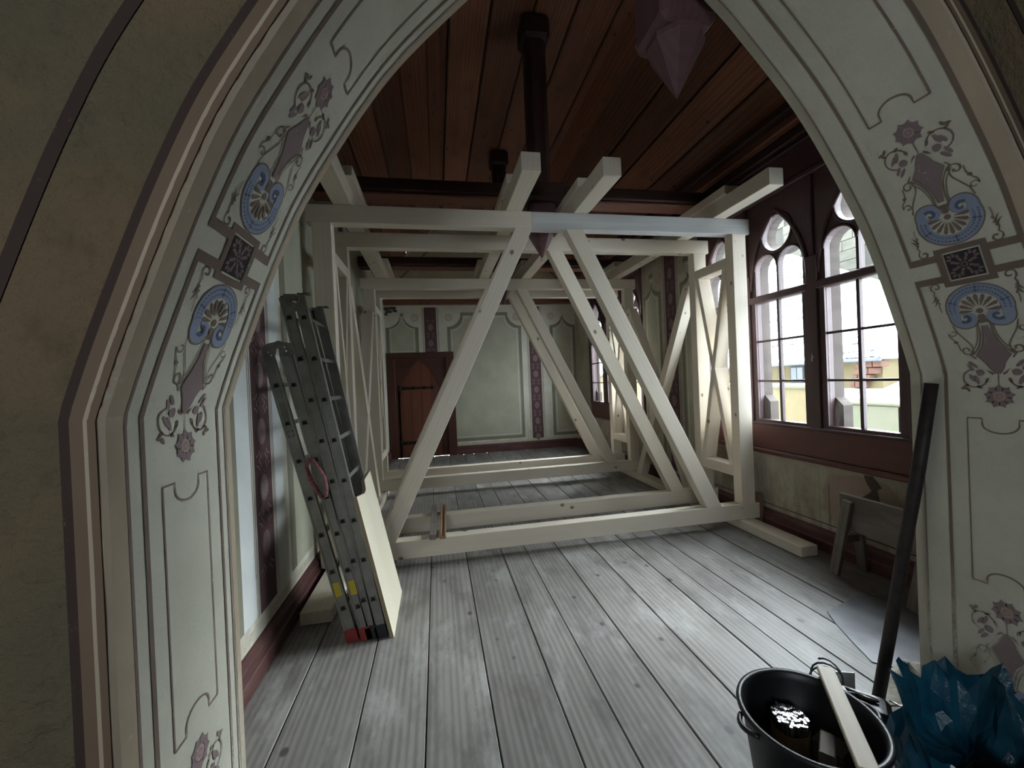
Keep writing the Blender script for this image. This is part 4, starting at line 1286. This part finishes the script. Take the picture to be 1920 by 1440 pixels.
# ------------------------------------------------------------------ black tub and what stands in it
BX, BY = 1.147, 1.125
tb = thing('mortar_tub', 'round black plastic mortar tub at the arch threshold', 'tub', (BX, BY, 0))
lathe('tub_body', [(0, .0), (.150, .0), (.158, .006), (.192, .272), (.199, .278), (.207, .286), (.2085, .294), (.206, .300), (.196, .3005), (.190, .296), (.1855, .27), (.153, .014), (0, .012)], (BX, BY, 0), M_['black'], tb, 64)
for s in (PI * .97, -.1):
    pts = []
    for k in range(9):
        a = s - .22 + .44 * k / 8
        r = .209 + .022 * math.sin(PI * k / 8)
        pts.append((BX + r * math.cos(a), BY + r * math.sin(a), .282))
    tube('tub_handle', pts, .008, M_['black'], tb, 8)
bc = (1.158, 1.212)
bd = thing('tube_bundle', 'bundle of thin bright steel tubes in a brown sleeve standing in the black tub', 'tube bundle', (bc[0], bc[1], .014))
lathe('cardboard_sleeve', [(.055, .0), (.058, .0), (.059, .168), (.055, .168)], (bc[0], bc[1], .0145), M_['card'], bd, 10)
tp = []
for i in range(-6, 7):
    for j in range(-6, 7):
        x = (i + .5 * (j % 2)) * .0112; y = j * .0097
        if x * x + y * y < .0525 ** 2: tp.append((x, y))
vs, fs = [], []
n = 8
for (r, z) in ((.0050, 0), (.0050, .2), (.0026, .2), (.0026, .17)):
    for k in range(n): vs.append((r * math.cos(2 * PI * k / n), r * math.sin(2 * PI * k / n), z))
for i in range(3):
    for k in range(n): fs.append((i * n + k, i * n + (k + 1) % n, (i + 1) * n + (k + 1) % n, (i + 1) * n + k))
tme = fixed(mesh(vs, fs), 0)
for k, (x, y) in enumerate(tp):
    new_obj('tube', tme, M_['galv'], bd, Matrix.Translation((bc[0] + x, bc[1] + y, .0145 + random.uniform(0, .012))))
# loose blocks in the tub
def oblock(name, c, size, yaw, mat, label, cat, pitch=0, bev=.003):
    M = Matrix.Translation(V(c)) @ Matrix.Rotation(yaw, 4, 'Z') @ Matrix.Rotation(pitch, 4, 'Y')
    x, y, z = (s / 2 for s in size)
    vs = [(a, b, d) for a in (-x, x) for b in (-y, y) for d in (-z, z)]
    fs = [(0, 1, 3, 2), (4, 6, 7, 5), (0, 4, 5, 1), (2, 3, 7, 6), (0, 2, 6, 4), (1, 5, 7, 3)]
    return tag(new_obj(name, fixed(mesh(vs, fs), bev), mat, None, M), label, cat)
oblock('timber_offcut', (1.255, 1.145, .0885), (.075, .09, .148), .35, M_['oldwood'], 'brownish square wood block standing in the tub beside the tubes', 'timber offcut')
oblock('timber_offcut', (1.150, 1.065, .1325), (.10, .04, .236), .7, M_['oldwood'], 'grey planed offcut standing at the near side of the tub', 'timber offcut')
oblock('batten_offcut', (1.2365, 1.0825, .3125), (.43, .052, .022), math.atan2(.335, .237), M_['spruce'], 'planed pale wood slat lying across the rim of the black tub', 'batten')

# ------------------------------------------------------------------ odds and ends behind the tub
oblock('tool_pouch', (1.60, 1.365, .045), (.24, .13, .09), -.85, M_['black'], 'flat black tool pouch on the floor behind the black tub', 'tool pouch', 0, .018)
pl = thing('pliers', 'dark pliers lying on the black tool pouch', 'pliers', (1.60, 1.365, .091))
for s in (1, -1):
    P0 = V((1.665, 1.30, .099)); dd = V((-.66, .75, 0)); ss = V((.75, .66, 0)) * s
    tube('handle', [P0 + dd * .07, P0 + dd * .10 + ss * .012, P0 + dd * .15 + ss * .022, P0 + dd * .20 + ss * .020], .007, M_['black'], pl, 8)
    tube('jaw', [P0 + dd * .072, P0 + dd * .045 + ss * -.008, P0 + dd * .01 + ss * -.003], [.009, .008, .004], M_['steel'], pl, 8)
cb = []
for k in range(34):
    a = k * .42
    cb.append((1.555 + .055 * math.cos(a) + .004 * math.sin(k), 1.435 + .055 * math.sin(a), .10 + .0012 * k + .03 * math.sin(a + 1)))
tag(tube('cable_coil', cb, .0038, M_['black'], None, 6), 'thin black cable coil lying on the tool pouch', 'cable')
oblock('paper_leaflet', (1.665, 1.47, .052), (.11, .006, .10), -.35, M_['white'], 'folded white paper leaflet standing behind the tool pouch', 'leaflet', 0, 0)
oblock('white_box', (1.545, 1.372, .1085), (.05, .04, .035), -.5, M_['white'], 'small white carton lying on the tool pouch', 'carton')
oblock('brick_fragment', (1.715, 1.235, .032), (.12, .06, .064), -.7, M_['brick'], 'broken brown brick between the pipe and the tool pouch', 'brick')
for k in range(2):
    tag(tube('wire_piece', [(1.72 + .02 * k, 1.31 + .02 * k, .068), (1.80, 1.30, .06 - .02 * k), (1.845, 1.24 + .05 * k, .006)], .003, M_['galv'], None, 6), ('upper' if k == 0 else 'lower') + ' thin bent steel wire beside the pipe foot', 'wire')

# ------------------------------------------------------------------ blue bag
from mathutils import noise as mn
bgx, bgy = 1.575, .985
bg = thing('plastic_bag', 'open crumpled blue translucent plastic bag beside the black tub', 'bag', (bgx, bgy, 0))
n = 96
rings = []
def rim_z(a):
    return .315 + .075 * math.sin(a - .1) + .040 * math.sin(3 * a + .7) + .022 * math.sin(7 * a + 1.1)
rb = random.Random(21)
n = 40
cz = [mn.noise(V((math.cos(2 * PI * k / n) * 1.7, math.sin(2 * PI * k / n) * 1.7, 4.2))) for k in range(n)]
prof = [(.02, 0), (.55, .0), (.88, .03), (1.0, .10), (1.04, .20), (1.05, .32), (1.0, .44), (1.02, .56), (.97, .68), (.99, .80), (1.0, .91), (1.04, 1.0), (1.0, .985), (.95, .90), (.88, .76), (.80, .62), (.66, .52), (.40, .47), (.05, .46)]
vs, fs = [], []
for i, (r, t) in enumerate(prof):
    for k in range(n):
        a = 2 * PI * k / n
        z = (rim_z(a) + .05 * cz[k]) * t
        edge = min(1, t * 6) if i < 12 else 1
        c = mn.noise(V((math.cos(a) * 2.6, math.sin(a) * 2.6, z * 8 + (i > 11) * 3)))
        fold = abs(mn.noise(V((a * 3.1, z * 3, 1.7))))
        rr = r * (1 + (.22 * c - .22 * fold) * edge + rb.uniform(-.025, .025) * edge)
        vs.append((.185 * rr * math.cos(a), .145 * rr * math.sin(a), max(0.0015, z * (1 + .16 * c * (t > .2)) + rb.uniform(-.006, .006) * (t > .1))))
for i in range(len(prof) - 1):
    for k in range(n):
        l = (k + 1) % n
        q = (i * n + k, i * n + l, (i + 1) * n + l, (i + 1) * n + k)
        if (i + k) % 2: fs += [(q[0], q[1], q[2]), (q[0], q[2], q[3])]
        else: fs += [(q[0], q[1], q[3]), (q[1], q[2], q[3])]
bme = mesh(vs, fs)
bo = new_obj('film', bme, M_['bag'], bg, Matrix.Translation((bgx, bgy, 0)))
cl = mound('black_cloth', (bgx + .005, bgy - .03, .135), .15, .075, .07, M_['black'], 8, 'black rag lying in the mouth of the blue bag', 'cloth')

# ------------------------------------------------------------------ outside the windows
gr = new_obj('ground', mesh([(4.2, -12, -2.2), (40, -12, -2.2), (40, 45, -2.2), (4.2, 45, -2.2)], [(0, 1, 2, 3)]), M_['snow'])
tag(gr, 'snow covered yard below the windows', 'ground', kind='structure')
# ochre house with snow on its tiled hip roof
hs = thing('ochre_house', 'ochre rendered house with a snowed tile roof outside the near window', 'house', (10.5, 12, -2.2))
beam('wall', (9.25, 6.98, -2.2), (15.5, 22, 1.66), M_['ochre'], hs, 0)
E0, E1 = V((9.0, 6.80, 1.60)), V((9.0, 23, 1.60))
R0, R1 = V((13.0, 13.1, 5.78)), V((13.0, 23, 5.78))
nc = 26
for i in range(nc):
    a, b = i / nc, (i + 1) / nc
    p0, p1 = E0.lerp(R0, a), E1.lerp(R1, a)
    q0, q1 = E0.lerp(R0, b), E1.lerp(R1, b)
    nrm = V((-.72, 0, .69))
    prism('tile_course', [p0 + nrm * .035, p1 + nrm * .035, q1 + nrm * .0, q0 + nrm * .0], nrm * -.03, (0, 1, 0), M_['snowtile'], hs, 0)
prism('hip_slope', [E0, V((15.6, 6.8, 1.6)), V((13.4, 13.1, 5.75)), R0], (0, .02, -.04), (1, 0, 0), M_['snow'], hs, 0)
beam('gutter', (8.93, 6.82, 1.515), (9.05, 23, 1.60), M_['gutter'], hs, .02)
beam('soffit', (9.0, 6.85, 1.56), (9.26, 23, 1.60), M_['ochre'], hs, 0)
wn_ = beam('window_frame', (9.2, 8.80, 1.05), (9.26, 9.20, 1.50), M_['tile'], hs, 0)
for k in range(2):
    beam('pane', (9.19, 8.83 + .18 * k, 1.09), (9.21, 8.99 + .18 * k, 1.46), M_['dglass'], wn_, 0)
cor = []
for k in range(9):
    t = k / 8
    cor.append((9.0 + .26 * 0, 6.83 + .55 * (1 - math.cos(t * PI / 2)), 1.50 - .62 * math.sin(t * PI / 2)))
pts = [(6.83, 1.52), (7.42, 1.52)] + [(7.42 - .55 * math.sin(PI / 2 * k / 8) * 1.0, .86 + .60 * (1 - math.cos(PI / 2 * k / 8))) for k in range(9)]
for j in range(4):
    z0_, z1_ = 1.40 - .145 * j, 1.525 - .145 * j
    y1_ = 7.40 + .06 * j; y0_ = 6.86 + .13 * j
    for m in range(3):
        w = (y1_ - y0_) / 3
        beam('brick', (9.06 + .02 * j, y0_ + w * m + .008, z0_), (9.28, y0_ + w * (m + 1) - .008, z1_), M_['brick'], hs, .006)
# low lean-to in front of it
lt = thing('lean_to', 'low ochre lean-to with a mossy snowed coping in front of the house', 'outbuilding', (8.6, 10, -2.2))
beam('wall', (8.5, 7.95, -2.2), (8.90, 14, .96), M_['ochre'], lt, 0)
beam('coping', (8.42, 7.9, .96), (8.92, 14, 1.03), M_['moss'], lt, .01)
beam('snow_cover', (8.55, 7.95, 1.03), (8.92, 14, 1.07), M_['snow'], lt, .02)
# garden wall and snowy roof behind it
gw = thing('garden_wall', 'mossy garden wall capped with snow outside the near window', 'wall', (8.4, 5.5, -2.2), kind='thing')
beam('masonry', (8.3, 1.0, -2.2), (8.7, 7.7, .66), M_['moss'], gw, .02)
beam('coping', (8.25, 1.0, .66), (8.75, 7.75, .72), M_['moss'], gw, .02)
sr = thing('snowy_roof', 'broad snow covered lean-to roof rising behind the garden wall', 'roof', (9, 5, -2.2))
prism('snow_slope', [(8.85, 1.0, .80), (8.85, 7.9, .80), (14.0, 9.9, 2.55), (14.0, 1.0, 2.55)], (.1, 0, -.35), (0, 1, 0), M_['snow'], sr, .05)
beam('wall', (9.0, 1.2, -2.2), (14, 7.4, .45), M_['stonec'], sr, 0)
prism('grey_gable', [(13.2, 11.6, 2.45), (13.2, 9.0, 2.45), (13.2, 9.0, 3.05), (13.2, 9.9, 2.86)], (.4, 0, 0), (0, 1, 0), M_['gutter'], sr, 0)
prism('gable_snow', [(13.15, 11.6, 2.47), (13.15, 9.9, 2.87), (13.15, 9.0, 3.06), (13.15, 9.0, 3.14), (13.15, 9.9, 2.95), (13.15, 11.6, 2.53)], (.5, 0, 0), (0, 1, 0), M_['snow'], sr, 0)
# cream stone building
cs = thing('stone_building', 'tall cream stone building with orange window frames rising behind the snowed roof', 'building', (18, 14, -2.2))
beam('wall', (16.05, 10.2, -2.2), (24, 30, 10.2), M_['joint'], cs, 0)
sme = None
wins = [(11.57, 2.95, .72, .88), (11.65, 5.35, .72, 1.05), (14.6, 5.35, .72, 1.05), (14.6, 7.6, .72, 1.05), (11.65, 7.6, .72, 1.05), (17.3, 7.6, .72, 1.05)]
vs = [(x, y, z) for x in (0, .06) for y in (-.5, .5) for z in (-.5, .5)]
fs = [(0, 1, 3, 2), (4, 6, 7, 5), (0, 4, 5, 1), (2, 3, 7, 6), (0, 2, 6, 4), (1, 5, 7, 3)]
sme = fixed(mesh(vs, fs))
rs = random.Random(5)
row = 0
z = 1.6
while z < 9.2:
    h = .40
    y = 10.25 + rs.uniform(0, .6)
    while y < 19:
        wd = rs.uniform(.65, 1.25)
        ok = all(not (y < wy + ww / 2 + .06 and y + wd > wy - ww / 2 - .06 and z < wz + wh and z + h > wz - .02) for (wy, wz, ww, wh) in wins)
        if ok:
            M = Matrix.Translation((15.99 + rs.uniform(0, .012), y + wd / 2, z + h / 2)) @ Matrix.Diagonal((1, wd - .02, h - .02, 1))
            new_obj('stone', sme, M_['stonec'], cs, M)
        y += wd
    z += h
for (wy, wz, ww, wh) in wins:
    fr = plate('window_frame', [(wy - ww / 2, wz), (wy + ww / 2, wz), (wy + ww / 2, wz + wh), (wy - ww / 2, wz + wh)],
               [[(wy - ww / 2 + .06, wz + .06), (wy - .03, wz + .06), (wy - .03, wz + wh - .06), (wy - ww / 2 + .06, wz + wh - .06)],
                [(wy + .03, wz + .06), (wy + ww / 2 - .06, wz + .06), (wy + ww / 2 - .06, wz + wh - .06), (wy + .03, wz + wh - .06)]],
               lambda a, b, d: V((15.98 + d, a, b)), .06, M_['orange'], cs)
    for s in (-1, 1):
        c = wy + s * (ww / 4 - .015)
        beam('pane', (16.0, c - ww / 4 + .045, wz + .06), (16.01, c + ww / 4 - .045, wz + wh - .06), M_['dglass'], fr, 0)
        for kz in (.35, .65):
            beam('glazing_bar', (15.985, c - ww / 4 + .045, wz + wh * kz - .012), (16.0, c + ww / 4 - .045, wz + wh * kz + .012), M_['stonec'], fr, 0)
